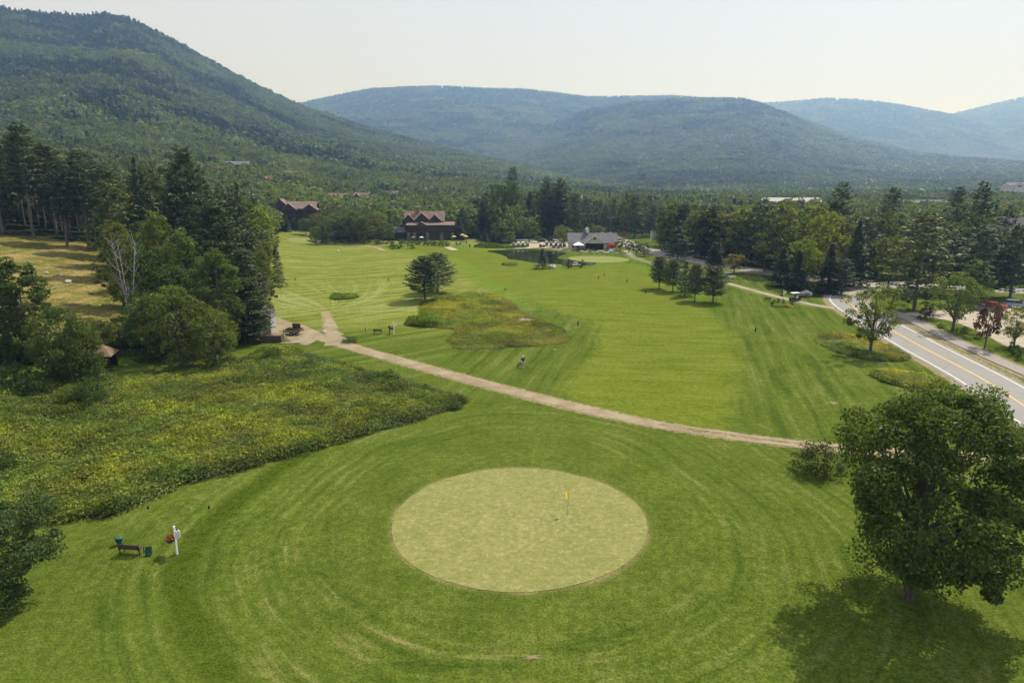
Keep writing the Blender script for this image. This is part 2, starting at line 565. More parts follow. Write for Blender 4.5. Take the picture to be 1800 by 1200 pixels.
def ground_material():
    t = NT('ground')
    P = t.pos(); q = t.sep(P); X, Y = q[0], q[1]
    n_big = t.noise(P, 0.035, 3.0); n_mid = t.noise(P, 0.22, 4.0, 0.6); n_fine = t.noise(P, 1.7, 4.0, 0.7); n_grain = t.noise(P, 7.0, 3.0, 0.7)
    # --- mown rings round the green (polar coordinates)
    dx = t.math('SUBTRACT', X, GREEN_C[0]); dy = t.math('SUBTRACT', Y, GREEN_C[1])
    dys = t.math('MULTIPLY', dy, t.rng(dy, -8.0, 20.0, 1.0, 0.72))
    R0 = t.math('SQRT', t.math('ADD', t.math('MULTIPLY', dx, dx), t.math('MULTIPLY', dys, dys)))
    RT = t.math('SQRT', t.math('ADD', t.math('MULTIPLY', dx, dx), t.math('MULTIPLY', dy, dy)))
    R = t.math('ADD', R0, t.math('MULTIPLY', t.math('SUBTRACT', n_big, 0.5), 5.0))
    A = t.math('ARCTAN2', dy, dx)
    pol = t.vec(t.math('MULTIPLY', R, 0.62), t.math('MULTIPLY', A, 1.1), 0.0)
    st1 = t.noise(pol, 1.15, 4.0, 0.65); st2 = t.noise(t.vec(t.math('MULTIPLY', R, 1.9), t.math('MULTIPLY', A, 2.0), 3.0), 1.0, 3.0, 0.6)
    rings = t.math('ADD', t.math('MULTIPLY', st1, 0.6), t.math('MULTIPLY', st2, 0.4))
    # --- long mowing lines elsewhere
    def lines(ang, across, along, seed):
        c, s = math.cos(ang), math.sin(ang)
        u = t.math('ADD', t.math('MULTIPLY', X, c), t.math('MULTIPLY', Y, s)); v = t.math('SUBTRACT', t.math('MULTIPLY', Y, c), t.math('MULTIPLY', X, s))
        u = t.math('ADD', u, t.math('MULTIPLY', n_big, 2.0))
        return t.noise(t.vec(t.math('MULTIPLY', u, across), t.math('MULTIPLY', v, along), seed), 1.0, 4.0, 0.6)
    l_fair = lines(math.radians(80), 0.55, 0.09, 1.0)     # across the fairway
    l_rough = lines(math.radians(-14), 0.75, 0.035, 5.0)     # lengthwise lines of the rough on the right
    l_left = lines(math.radians(-52), 0.5, 0.03, 9.0)      # diagonal lines on the far left lawn
    fair = t.rng(t.math('ADD', t.attr('fair'), t.math('MULTIPLY', t.math('SUBTRACT', n_mid, 0.5), 5.0)), -1.8, 1.8)
    wl = t.rng(X, -5.0, -14.0)
    far = t.rng(Y, 80.0, 90.0)
    lin = t.nd('ShaderNodeMix', {'data_type': 'FLOAT'}, _0=wl, _2=l_rough, _3=l_left)
    lin = t.nd('ShaderNodeMix', {'data_type': 'FLOAT'}, _0=fair, _2=lin, _3=l_fair)
    ringw = t.math('MULTIPLY', t.rng(R0, 36.0, 27.0), t.rng(Y, 92.0, 72.0))
    pat = t.nd('ShaderNodeMix', {'data_type': 'FLOAT'}, _0=ringw, _2=lin, _3=rings)
    pat = t.math('ADD', t.math('MULTIPLY', pat, 0.72), t.math('MULTIPLY', n_mid, 0.28))
    # regular passes of the mower
    rb = t.math('MULTIPLY', t.math('SINE', t.math('MULTIPLY', R, 5.2)), t.math('MULTIPLY', ringw, t.rng(n_mid, 0.35, 0.6, 0.0, 0.042)))
    ub = t.math('SUBTRACT', t.math('MULTIPLY', X, math.cos(math.radians(-52))), t.math('MULTIPLY', Y, -math.sin(math.radians(-52))))
    lb = t.math('MULTIPLY', t.math('SINE', t.math('MULTIPLY', ub, 1.75)), t.math('MULTIPLY', t.math('MULTIPLY', wl, t.math('SUBTRACT', 1.0, fair)), t.math('MULTIPLY', t.math('SUBTRACT', 1.0, ringw), 0.03)))
    pat = t.math('ADD', pat, t.math('ADD', rb, lb))
    # colours of turf
    dark = (0.050, 0.080, 0.011); mid = (0.078, 0.110, 0.016); pale = (0.124, 0.148, 0.038)
    col = t.mix(t.rng(pat, 0.38, 0.50), dark, mid)
    col = t.mix(t.rng(pat, 0.50, 0.68), col, pale)
    fcol = t.mix(t.rng(pat, 0.36, 0.64), (0.092, 0.126, 0.012), (0.130, 0.160, 0.023))
    leftw = t.math('MULTIPLY', t.rng(Y, 112.0, 135.0), t.rng(X, 8.0, -14.0))
    lcol = t.mix(t.rng(pat, 0.38, 0.62), (0.105, 0.140, 0.014), (0.205, 0.228, 0.060))
    col = t.mix(t.math('MULTIPLY', leftw, 0.9), col, lcol)
    col = t.mix(fair, col, fcol)
    # vivid strip along the left of the fairway
    viv = t.math('MULTIPLY', t.rng(t.attr('fair'), -9.0, -2.0), t.math('MULTIPLY', t.math('SUBTRACT', 1.0, fair), t.rng(Y, 130.0, 170.0)))
    col = t.mix(t.math('MULTIPLY', viv, 0.8), col, (0.105, 0.165, 0.014))
    # collar of the green: even, finer turf
    collar = t.math('MULTIPLY', t.rng(t.math('ADD', R0, t.math('MULTIPLY', n_mid, 0.8)), 15.6, 14.8), 0.8)
    col = t.mix(collar, col, t.mix(t.rng(n_mid, 0.3, 0.7), (0.064, 0.094, 0.013), (0.090, 0.120, 0.020)))
    # dry scalped streaks that follow the rings, strongest on the near left
    ang_m = t.math('MULTIPLY', t.rng(A, -3.14, -2.7, 0.3, 1.0), t.rng(A, -0.9, -1.7, 0.25, 1.0))
    scal = t.math('MULTIPLY', t.rng(st2, 0.53, 0.68), t.math('MULTIPLY', t.rng(R0, 14.6, 16.2), t.rng(R0, 25.0, 19.0)))
    scal = t.math('MULTIPLY', scal, t.math('MULTIPLY', ang_m, t.rng(n_mid, 0.36, 0.6)))
    col = t.mix(t.math('MULTIPLY', scal, 0.42), col, (0.24, 0.20, 0.085))
    # long dark band at the foot of the tee
    band = t.math('MULTIPLY', t.math('MULTIPLY', t.rng(R, 22.4, 23.4), t.rng(R, 25.6, 24.4)), t.math('MULTIPLY', t.rng(dx, -12.0, -18.0), t.rng(n_mid, 0.3, 0.5, 0.3, 0.8)))
    col = t.mix(band, col, (0.040, 0.064, 0.005))
    # thin browned lip just outside the cut of the green
    lip = t.math('MULTIPLY', t.rng(RT, 9.65, 9.95), t.rng(t.math('ADD', RT, t.math('MULTIPLY', n_fine, 1.3)), 11.2, 10.4))
    col = t.mix(t.math('MULTIPLY', lip, t.rng(n_mid, 0.38, 0.56, 0.25, 0.9)), col, (0.22, 0.185, 0.09))
    # wheel tracks fanning out from the end of the spur
    jx = t.math('SUBTRACT', X, J.x); jy = t.math('SUBTRACT', Y, J.y + 2)
    JR = t.math('SQRT', t.math('ADD', t.math('MULTIPLY', jx, jx), t.math('MULTIPLY', jy, jy))); JA = t.math('ARCTAN2', jx, jy)
    fan = t.noise(t.vec(t.math('MULTIPLY', t.math('ADD', JA, t.math('MULTIPLY', JR, 0.006)), 13.0), t.math('MULTIPLY', JR, 0.02), 2.0), 1.0, 3.0, 0.75)
    fanw = t.math('MULTIPLY', t.rng(JR, 62.0, 6.0), t.rng(t.math('ABSOLUTE', JA), 2.0, 1.4))
    fanw = t.math('MULTIPLY', fanw, t.rng(Y, 124.0, 134.0))
    col = t.mix(t.math('MULTIPLY', t.math('MULTIPLY', t.rng(fan, 0.47, 0.60), fanw), 0.65), col, (0.25, 0.28, 0.115))
    # faint track from the club house to the right-hand tee
    tr = t.rng(t.math('ADD', t.attr('trail'), t.math('MULTIPLY', n_mid, 1.2)), -2.6, 0.4)
    col = t.mix(t.math('MULTIPLY', tr, 0.55), col, (0.26, 0.27, 0.13))
    # worn patches
    wp = t.math('MULTIPLY', t.rng(t.noise(P, 0.16, 5.0, 0.72), 0.66, 0.74), 0.75)
    col = t.mix(wp, col, (0.23, 0.20, 0.09))
    # rough unmown grass under the meadow and native areas
    mead = t.rng(t.math('ADD', t.attr('mead'), t.math('MULTIPLY', n_fine, 0.8)), 0.2, 0.7)
    col = t.mix(mead, col, t.mix(n_mid, (0.05, 0.06, 0.015), (0.12, 0.11, 0.03)))
    # dry hillside field
    fld = t.rng(t.math('ADD', t.attr('field'), t.math('MULTIPLY', n_mid, 5.0)), 0.0, 5.0)
    fr = t.noise(t.vec(t.math('MULTIPLY', X, 0.12), t.math('MULTIPLY', q[2], 1.1), 0.0), 1.0, 5.0, 0.7)
    fcol2 = t.mix(t.rng(fr, 0.40, 0.60), (0.115, 0.118, 0.026), (0.235, 0.190, 0.072))
    fcol2 = t.mix(t.rng(n_mid, 0.52, 0.40, 0.0, 0.7), fcol2, (0.085, 0.092, 0.020))
    fcol2 = t.mix(t.rng(n_fine, 0.58, 0.72), fcol2, (0.38, 0.29, 0.15))
    col = t.mix(fld, col, fcol2)
    # forest floor
    lawn = t.rng(t.math('ADD', t.attr('lawn'), t.math('MULTIPLY', n_mid, 3.0)), 0.0, 2.5)
    keep = t.math('MAXIMUM', lawn, fld)
    col = t.mix(keep, t.mix(n_mid, (0.020, 0.030, 0.010), (0.040, 0.050, 0.016)), col)
    # sandy shoulders of paths and roads
    sh = t.rng(t.math('ADD', t.attr('path'), t.math('MULTIPLY', t.math('SUBTRACT', n_fine, 0.5), 1.6)), -0.55, 0.25)
    col = t.mix(t.math('MULTIPLY', sh, 0.9), col, t.mix(n_fine, (0.22, 0.165, 0.10), (0.34, 0.27, 0.18)))
    sr = t.rng(t.math('ADD', t.attr('road'), t.math('MULTIPLY', t.math('SUBTRACT', n_fine, 0.5), 1.6)), -0.9, 0.1)
    col = t.mix(t.math('MULTIPLY', sr, 0.85), col, t.mix(n_fine, (0.20, 0.165, 0.10), (0.32, 0.27, 0.19)))
    # fine blade-scale mottling
    col = t.mix(1.0, col, t.nd('ShaderNodeCombineColor', _0=t.rng(n_grain, 0.3, 0.7, 0.60, 1.42), _1=t.rng(n_grain, 0.3, 0.7, 0.64, 1.36), _2=t.rng(n_grain, 0.3, 0.7, 0.6, 1.4)), 'MULTIPLY')
    col = t.mix(1.0, col, t.nd('ShaderNodeCombineColor', _0=t.rng(n_fine, 0.32, 0.68, 0.78, 1.24), _1=t.rng(n_fine, 0.32, 0.68, 0.82, 1.18), _2=t.rng(n_fine, 0.32, 0.68, 0.76, 1.26)), 'MULTIPLY')
    h = t.math('ADD', t.math('MULTIPLY', n_grain, 0.6), t.math('MULTIPLY', n_fine, 1.0))
    return t.done(t.principled(col, 0.95, t.bump(h, 0.55, 0.10), 0.0))


idx = np.arange(gx.size).reshape(gx.shape)
gf = np.stack([idx[:-1, :-1], idx[:-1, 1:], idx[1:, 1:], idx[1:, :-1]], -1).reshape(-1, 4)[:, ::-1]
g_me = np_mesh('ground', np.c_[flat_x, flat_y, gz.ravel()], gf, ground_material(), True)
for nm, arr in (('fair', s_fair), ('field', s_field), ('lawn', s_lawn), ('mead', s_mead), ('path', s_path), ('road', s_road), ('trail', s_trail)):
    a = g_me.attributes.new(nm, 'FLOAT', 'POINT'); a.data.foreach_set('value', arr.ravel().astype(np.float32))
tag(obj('ground', g_me), 'grassy valley floor rising to the wooded mountains', None, None, 'structure')

# ------------------------------------------------------------------ putting greens
def green_material(name, c, r, cols):
    t = NT(name)
    P = t.pos(); q = t.sep(P)
    dx = t.math('SUBTRACT', q[0], c[0]); dy = t.math('SUBTRACT', q[1], c[1])
    n1 = t.noise(P, 0.5, 5.0, 0.65); n2 = t.noise(P, 2.2, 5.0, 0.75)
    sw = t.noise(t.vec(t.math('MULTIPLY', q[0], 0.9), t.math('MULTIPLY', q[1], 2.0), 0.0), 1.3, 6.0, 0.8)
    col = t.mix(t.rng(t.math('ADD', t.math('MULTIPLY', n1, 0.35), t.math('MULTIPLY', sw, 0.65)), 0.38, 0.62), cols[0], cols[1])
    R = t.math('SQRT', t.math('ADD', t.math('MULTIPLY', dx, dx), t.math('MULTIPLY', dy, dy)))
    bare = t.math('MULTIPLY', t.rng(n2, 0.53, 0.64), t.rng(t.math('ADD', R, t.math('MULTIPLY', n1, 5.0)), r * 0.85, r * 0.35))
    col = t.mix(t.math('MULTIPLY', bare, 0.75), col, cols[2])
    n3 = t.noise(P, 3.2, 4.0, 0.8)
    col = t.mix(t.rng(n3, 0.53, 0.66, 0.0, 0.7), col, cols[2])
    col = t.mix(t.rng(n3, 0.47, 0.35, 0.0, 0.7), col, cols[3])
    fr = t.math('MULTIPLY', t.rng(n2, 0.42, 0.30), 0.6)
    col = t.mix(fr, col, cols[3])
    return t.done(t.principled(col, 0.9, t.bump(n2, 0.25, 0.03), 0.15))


an = np.linspace(0, 2 * PI, 120, endpoint=False)
wob = GREEN_R * (1 + 0.010 * np.sin(2 * an + 1) + 0.007 * np.sin(3 * an + 1) + 0.003 * np.sin(7 * an))
G_COLS = [(0.150, 0.172, 0.042), (0.225, 0.220, 0.078), (0.35, 0.305, 0.155), (0.110, 0.140, 0.028)]
tag(sheet('putting_green', np.c_[GREEN_C[0] + wob * np.cos(an), GREEN_C[1] + wob * np.sin(an)], 0.02, green_material('green_turf', GREEN_C, GREEN_R, G_COLS), 0.8), 'pale round putting green with a yellow flag', None, None, 'structure')


def ellipse_px(px, py, hw, hh, n=40):
    c = gp(px, py); a = gp(px + hw, py); b0 = gp(px, py - hh); b1 = gp(px, py + hh)
    rx = a.x - c.x; ry = (b0.y - b1.y) / 2; cy_ = (b0.y + b1.y) / 2
    th = np.linspace(0, 2 * PI, n, endpoint=False)
    return np.c_[c.x + rx * np.cos(th) * (1 + 0.05 * np.sin(2 * th + px)), cy_ + ry * np.sin(th)], (c.x, cy_)


pg, pc = ellipse_px(1052, 456, 52, 6.0)
F_COLS = [(0.155, 0.185, 0.040), (0.19, 0.21, 0.055), (0.21, 0.22, 0.07), (0.135, 0.17, 0.034)]
tag(sheet('practice_green', pg, 0.05, green_material('practice_turf', pc, 12, F_COLS), 2.0), 'pale practice green in front of the club house', None, None, 'structure')
pg, pc = ellipse_px(545, 423, 38, 5.0)
tag(sheet('far_green', pg, 0.06, green_material('far_green_turf', pc, 12, F_COLS), 2.0), 'pale putting green below the brown lodge', None, None, 'structure')

# ------------------------------------------------------------------ dirt path, roads, sidewalk, gravel, pond
def dirt_material(name, a, b, grass=0.0):
    t = NT(name); P = t.pos()
    n1 = t.noise(P, 0.35, 4.0, 0.6); n2 = t.noise(P, 3.0, 5.0, 0.75)
    col = t.mix(t.rng(n1, 0.35, 0.65), a, b)
    col = t.mix(t.rng(n2, 0.55, 0.75), col, tuple(min(1, x * 1.25) for x in b))
    col = t.mix(t.rng(n2, 0.42, 0.28), col, tuple(x * 0.72 for x in a))
    if grass:
        col = t.mix(t.rng(t.noise(P, 0.8, 5.0, 0.75), 0.60, 0.68, 0.0, grass), col, (0.10, 0.13, 0.03))
    return t.done(t.principled(col, 0.95, t.bump(n2, 0.4, 0.03), 0.1))


M_DIRT = dirt_material('dirt', (0.225, 0.18, 0.112), (0.30, 0.25, 0.168), 0.75)
M_GRAVEL = dirt_material('gravel', (0.30, 0.26, 0.20), (0.40, 0.35, 0.28))
k = KT
wpath = np.interp(np.arange(k + 6), [0, 12, 40, k * 0.6, k + 5], [3.8, 3.5, 2.6, 2.3, 2.0])
dp = ribbon('dirt_path', PATH[:k + 6], wpath, 0.035, M_DIRT, None, 0, 0.5, 7)
tag(dp, 'sandy dirt cart path crossing the grass', None, None, 'structure')
for s, sd in ((-0.72, 3), (0.72, 4)):
    ribbon('wheel_track', PATH[k:], 0.66, 0.030, M_DIRT, dp, s, 0.32, 3, sd)
ribbon('path_spur', SPUR[:int(len(SPUR) * 0.8)], np.linspace(4.0, 1.0, int(len(SPUR) * 0.8)), 0.045, M_DIRT, dp, 0, 1.1, 6, 8)
tag(sheet('dirt_yard', smooth_poly(YARD, 1.0), 0.025, M_DIRT, 1.5), 'bare dirt yard beside the white shed', None, None, 'structure')
tag(ribbon('footpath', TRAILL, 2.0, 0.06, M_DIRT, None, 0, 0.4, 3, 5), 'narrow sandy path beside the far green', None, None, 'structure')
tag(ribbon('footpath', spline([gp(785, 434), gp(793, 437), gp(800, 440)], 1.0), 3.2, 0.06, M_GRAVEL, None, 0, 0.1, 3, 5), 'short pale path end beside the lodge hedge', None, None, 'structure')
tag(ribbon('footpath', TRAILR[-28:], 1.3, 0.045, M_GRAVEL, None, 0, 0.3, 3, 6), 'narrow pale cart path joining the road bend', None, None, 'structure')
tag(ribbon('footpath', TRAILR[:12], 2.2, 0.05, M_GRAVEL, None, 0, 0.3, 3, 7), 'pale path beside the club house garden', None, None, 'structure')


def asphalt_material(name, c):
    t = NT(name); P = t.pos()
    n1 = t.noise(P, 0.12, 4.0, 0.6); n2 = t.noise(P, 6.0, 4.0, 0.8)
    vor = t.nd('ShaderNodeTexVoronoi', {'feature': 'DISTANCE_TO_EDGE'}, Vector=t.nd('ShaderNodeVectorMath', {'operation': 'ADD'}, _0=P, _1=t.nd('ShaderNodeTexNoise', out=1, Vector=P, Scale=0.6)), Scale=0.16)
    col = t.mix(t.rng(n1, 0.3, 0.7), tuple(x * 0.86 for x in c), c)
    col = t.mix(t.rng(n2, 0.3, 0.7), tuple(x * 0.9 for x in c), col)
    col = t.mix(t.rng(vor, 0.012, 0.004, 0.0, 0.45), col, tuple(x * 0.5 for x in c))
    return t.done(t.principled(col, 0.85, t.bump(n2, 0.2, 0.01), 0.25))


M_ASPH = asphalt_material('asphalt', (0.255, 0.248, 0.238))
M_ASPH2 = asphalt_material('asphalt_far', (0.37, 0.345, 0.31))
M_WALK = asphalt_material('sidewalk', (0.27, 0.245, 0.225))
M_WLINE = simple('white_line_paint', (0.74, 0.74, 0.72), 0.7, 0.12, 1.0)
M_YLINE = simple('yellow_line_paint', (0.62, 0.40, 0.10), 0.7, 0.15, 1.0)
rd = tag(ribbon('road', ROAD, 8.2, 0.045, M_ASPH, None, 0, 0.25, 9), 'grey two lane road curving along the right', None, None, 'structure')
ribbon('edge_line', ROAD[:-24], 0.16, 0.055, M_WLINE, rd, -3.45, 0, 2)
ribbon('edge_line', ROAD[:-24], 0.16, 0.055, M_WLINE, rd, 3.45, 0, 2)
ribbon('center_line', ROAD[:-24], 0.28, 0.055, M_YLINE, rd, 0, 0, 2)
tag(ribbon('road', ROAD2, np.linspace(7.0, 9.5, len(ROAD2)), 0.065, M_ASPH2, None, 0, 0.3, 9), 'pale road running past the club house', None, None, 'structure')
tag(ribbon('road', ROAD3, 5.5, 0.085, M_ASPH2, None, 0, 0.3, 7), 'short pale side road beside the small field', None, None, 'structure')
tag(ribbon('road', LOTROAD, 9.0, 0.075, M_ASPH2, None, 0, 0.3, 7), 'pale parking drive behind the golf carts', None, None, 'structure')
tag(ribbon('sidewalk', WALK, 2.5, 0.10, M_WALK, None, 0, 0.05, 4), 'pale sidewalk along the right of the road', None, None, 'structure')
tag(sheet('gravel_lot', smooth_poly(GRAVEL, 2.0), 0.035, M_GRAVEL, 2.5), 'beige gravel parking lot behind the roadside trees', None, None, 'structure')
tag(sheet('cart_yard', smooth_poly(CLUBYARD, 2.0), 0.04, M_GRAVEL, 3.0), 'gravel yard where the golf carts stand', None, None, 'structure')
M_SAND = dirt_material('sand', (0.165, 0.145, 0.07), (0.24, 0.20, 0.115), 1.0)
for (px, py, hw, hh, lb) in ((924, 562, 17, 4, 'pale sandy bare spot at the edge of the native grass'), (1465, 708, 10, 3.5, 'worn bare spot in the mown grass near the road'), (935, 1155, 22, 7, 'small ragged bare patch in the near lawn')):
    e, c = ellipse_px(px, py, hw, hh, 26)
    e = c + (e - np.array(c)) * (0.35 + 0.75 * RNG.random((26, 1)))
    tag(sheet('bare_patch', e, 0.03, M_SAND, 0.5), lb, None, None, 'structure')

def water_material():
    t = NT('pond_water'); P = t.pos()
    return t.done(t.principled((0.020, 0.024, 0.014), 0.06, t.bump(t.noise(P, 0.9, 3.0), 0.06, 0.05), 0.5))


tag(sheet('pond_water', smooth_poly(POND, 3.0), 0, water_material(), 3.0, None, float(H(*POND.mean(0))) - 0.28), 'dark still pond in front of the club house', None, None, 'structure')
# ------------------------------------------------------------------ foliage and bark materials
M_LEAF = leaf_material('broad_leaf', (0.102, 0.132, 0.030), 0.45)
M_NEEDLE = leaf_material('needle', (0.066, 0.090, 0.033), 0.34, False, 0.45, (1.1, 1.25, 0.7))
M_LEAF_I = leaf_material('forest_leaf', (0.112, 0.150, 0.044), 0.38, True, 0.35)
M_WEED_I = leaf_material('meadow_leaf', (0.255, 0.275, 0.066), 0.45, True, 0.5)
M_BARK = bark('grey_bark', (0.060, 0.048, 0.036), (0.13, 0.11, 0.085))
M_BARKP = bark('pine_bark', (0.080, 0.068, 0.060), (0.175, 0.155, 0.14))
M_BIRCH = bark('pale_bark', (0.17, 0.165, 0.155), (0.30, 0.29, 0.275))


def unit(v): return v / np.maximum(np.linalg.norm(v, axis=-1, keepdims=True), 1e-9)


def leaf_quads(c, n_dir, size, aspect, rg, align=0.5, u_dir=None):
    """Diamond leaves at points c; n_dir is the preferred normal, align how much it counts."""
    n = len(c)
    nrm = unit(unit(n_dir) * align + unit(rg.normal(size=(n, 3))) * (1 - align))
    u = unit(rg.normal(size=(n, 3))) if u_dir is None else unit(u_dir + 0.35 * rg.normal(size=(n, 3)))
    u = unit(u - nrm * np.sum(u * nrm, 1, keepdims=True))
    w = np.cross(nrm, u)
    s = size * (0.65 + 0.7 * rg.random((n, 1)))
    a = c - u * s * 0.5; b = c + u * s * 0.5
    k = nrm * s * 0.10
    l = c + w * s * aspect * 0.5 + k; r = c - w * s * aspect * 0.5 + k
    V = np.stack([a, l, b, r], 1).reshape(-1, 3)
    return V, np.arange(4 * n).reshape(n, 4)


def crown_mesh(name, parts, mat):
    vs = []; fs = []; o = 0
    for v, f in parts:
        vs.append(v); fs.append(f + o); o += len(v)
    return np_mesh(name, np.concatenate(vs), np.concatenate(fs), mat)


def deciduous(seed, h=12.0, w=8.0, base=0.22, n_clump=55, n_leaf=28, leaf=0.55, aspect=0.7, egg=0.0, droop=0.0, clump_r=0.17, limbs=10, trunk_r=0.22, fill=0.55, bmat=None, mat=None, lift=0.0, off=(0, 0)):
    """Trunk with limbs and a crown of leaf clumps. Real metres, base at the origin."""
    rg = np.random.default_rng(seed)
    z0, z1 = h * base, h
    cz, rz = (z0 + z1) / 2, (z1 - z0) / 2
    th = rg.random(n_clump) * 2 * PI
    zz = 1 - 2 * (np.arange(n_clump) + 0.5) / n_clump
    zz = np.clip(zz + rg.normal(size=n_clump) * 0.06, -0.97, 0.99)
    rr = fill + (1 - fill) * rg.random(n_clump) ** 0.6
    rad = np.sqrt(1 - zz ** 2) ** 0.8 * (1 - egg * zz) * (0.84 + 0.32 * rg.random(n_clump))
    lob = 1 + 0.15 * np.sin(2 * th + seed + 2 * zz) + 0.13 * np.sin(3 * th + 2 * seed - 3 * zz)
    cx = np.cos(th) * rad * rr * w / 2 * lob * 0.9; cyy = np.sin(th) * rad * rr * w / 2 * lob * 0.9
    czz = cz + zz * rz * (0.72 + 0.24 * rr) + rg.normal(size=n_clump) * rz * 0.05
    C = np.c_[cx + off[0], cyy + off[1], czz]
    cr = clump_r * w * (0.5 + 1.0 * rg.random(n_clump)) * 0.62
    cnt = np.maximum(6, (n_leaf * (0.6 + 0.8 * rg.random(n_clump))).astype(int))
    ci = np.repeat(np.arange(n_clump), cnt)
    d = unit(rg.normal(size=(len(ci), 3)) + np.array([0, 0, 0.35]))
    rad2 = (0.45 + 0.6 * rg.random((len(ci), 1)) ** 0.6) * cr[ci][:, None]
    pts = C[ci] + d * rad2 * np.array([1.15, 1.15, 0.8])
    if droop: pts[:, 2] -= droop * np.hypot(pts[:, 0], pts[:, 1])
    outw = unit(pts - np.array([off[0], off[1], cz - rz * 0.2]))
    nd = unit(d * 0.6 + outw * 0.5 + np.array([0, 0, 0.45 + lift]))
    parts = [leaf_quads(pts, nd, leaf, aspect, rg, 0.45)]
    crown = crown_mesh('crown', parts, mat or M_LEAF)
    mb = MB()
    lean = rg.normal(size=2) * 0.02 * h
    top = Vector((lean[0], lean[1], h * 0.80))
    tp = [Vector((0, 0, -0.4)), Vector((0, 0, h * 0.03)), Vector((lean[0] * .2, lean[1] * .2, h * 0.2)), Vector((lean[0] * .6, lean[1] * .6, h * 0.5)), top]
    mb.tube(tp, [trunk_r * 1.5, trunk_r * 1.1, trunk_r * 0.9, trunk_r * 0.55, trunk_r * 0.12], 8)
    order = np.argsort(-rr * (cr + 0.1))[:limbs]
    for i in order:
        e = Vector(C[i]); s0 = h * (0.14 + 0.36 * rg.random()) if e.z > h * 0.4 else min(h * 0.25, e.z * 0.7)
        s = Vector((lean[0] * .5, lean[1] * .5, s0))
        if e.z < s.z: s.z = e.z * 0.8
        m = s.lerp(e, 0.5) + Vector((0, 0, -0.06 * h * rg.random()))
        r0 = trunk_r * 0.42
        mb.tube([s, s.lerp(m, 0.5), m, e], [r0, r0 * 0.8, r0 * 0.55, r0 * 0.15], 5, False)
    return crown, mb.mesh('trunk', bmat or M_BARK)


def pine(seed, h=16.0, w=7.0, base=0.15, step=0.75, nb=5, leaf=0.55, dens=9, shape='pine', trunk_r=0.24, mat=None, dead=0):
    """Whorls of branches carrying needle sprays."""
    rg = np.random.default_rng(seed)
    z0 = h * base
    z = z0; pts = []; dirs = []; nrms = []
    mb = MB()
    mb.tube([(0, 0, -0.4), (0, 0, h * 0.02), (0.01 * h * rg.normal(), 0.01 * h * rg.normal(), h * 0.5), (0, 0, h * 0.97)], [trunk_r * 1.3, trunk_r, trunk_r * 0.6, trunk_r * 0.08], 7)
    while z < h * 0.985:
        t = (z - z0) / (h - z0)
        if shape == 'spruce': L = w / 2 * (1 - t) ** 0.9 + 0.12; up = -0.22 + 0.5 * t
        elif shape == 'cedar': L = w / 2 * min(1.0, (1 - t) ** 0.55 * 1.05) * (0.85 + 0.15 * min(1, t * 6)) + 0.1; up = 0.55
        elif shape == 'round': L = w / 2 * (math.sqrt(max(0.02, 1 - (2 * t - 0.78) ** 2 / 1.7))) * (1 - 0.45 * t * t); up = 0.10 + 0.5 * t
        else: L = w / 2 * (0.50 + 0.62 * math.sin(PI * min(1, (t * 0.80 + 0.18)))) * (1 - 0.42 * t ** 3); up = 0.02 + 0.45 * t * t
        n = nb + (1 if rg.random() < 0.4 else 0)
        a0 = rg.random() * 2 * PI
        for b in range(n):
            if shape == 'pine' and rg.random() < 0.14: continue
            a = a0 + 2 * PI * b / n + rg.normal() * 0.22
            l = L * (0.62 + 0.5 * rg.random())
            if l < 0.25: l = 0.25
            u = up + rg.normal() * 0.10
            dv = np.array([math.cos(a), math.sin(a), u]); dv /= np.linalg.norm(dv)
            zb = z + rg.normal() * step * 0.2
            m = max(4, int(l * dens))
            s = (0.22 + 0.78 * rg.random(m) ** 0.75)
            p = np.array([0, 0, zb]) + dv * (s * l)[:, None]
            side = np.array([-math.sin(a), math.cos(a), 0])
            spread = (0.30 if shape != 'spruce' else 0.24) * l * (1.05 - 0.75 * s) + 0.10
            off = rg.normal(size=m) * spread * 0.75
            p = p + side * off[:, None]
            p[:, 2] += rg.normal(size=m) * (0.13 if shape == 'pine' else 0.16) * step + (s * s * l * (0.10 if shape != 'spruce' else -0.05))
            pts.append(p)
            dd = dv[None, :] * 0.8 + side[None, :] * np.sign(off)[:, None] * 0.55
            dirs.append(dd); nrms.append(np.tile(np.array([0, 0, 1.0]) + dv * 0.35, (m, 1)))
            if shape in ('pine', 'round') and rg.random() < 0.5 and l > 1.0:
                e = np.array([0, 0, zb]) + dv * l * 0.75
                mb.tube([(0, 0, zb), tuple(e)], [trunk_r * 0.22, trunk_r * 0.05], 4, False)
        z += step * (0.75 + 0.5 * rg.random()) * (1.0 - 0.35 * t)
    for i in range(dead):
        zz = h * (0.10 + (base - 0.1) * rg.random()); a = rg.random() * 6.28; l = w * 0.3 * (0.3 + rg.random())
        mb.tube([(0, 0, zz), (math.cos(a) * l, math.sin(a) * l, zz + l * 0.1)], [0.045, 0.012], 4, False)
    pts = np.concatenate(pts); dirs = np.concatenate(dirs); nrms = np.concatenate(nrms)
    parts = [leaf_quads(pts, nrms, leaf, 0.42 if shape != 'cedar' else 0.55, rg, 0.62, dirs)]
    return crown_mesh('crown', parts, mat or M_NEEDLE), mb.mesh('trunk', M_BARKP)


def shrub(seed, h=1.6, w=2.0, n_clump=16, n_leaf=26, leaf=0.24, aspect=0.6, mat=None):
    return deciduous(seed, h, w, 0.02, n_clump, n_leaf, leaf, aspect, 0.12, 0.0, 0.26, 7, 0.05, 0.4, None, mat)


class Kind:
    """A prototype tree: mesh pair, nominal height and width."""
    def __init__(s, crown, trunk, h, w): s.crown, s.trunk, s.h, s.w = crown, trunk, h, w


def KD(seed, **k):
    c, t = deciduous(seed, **k); return Kind(c, t, k.get('h', 12.0), k.get('w', 8.0))


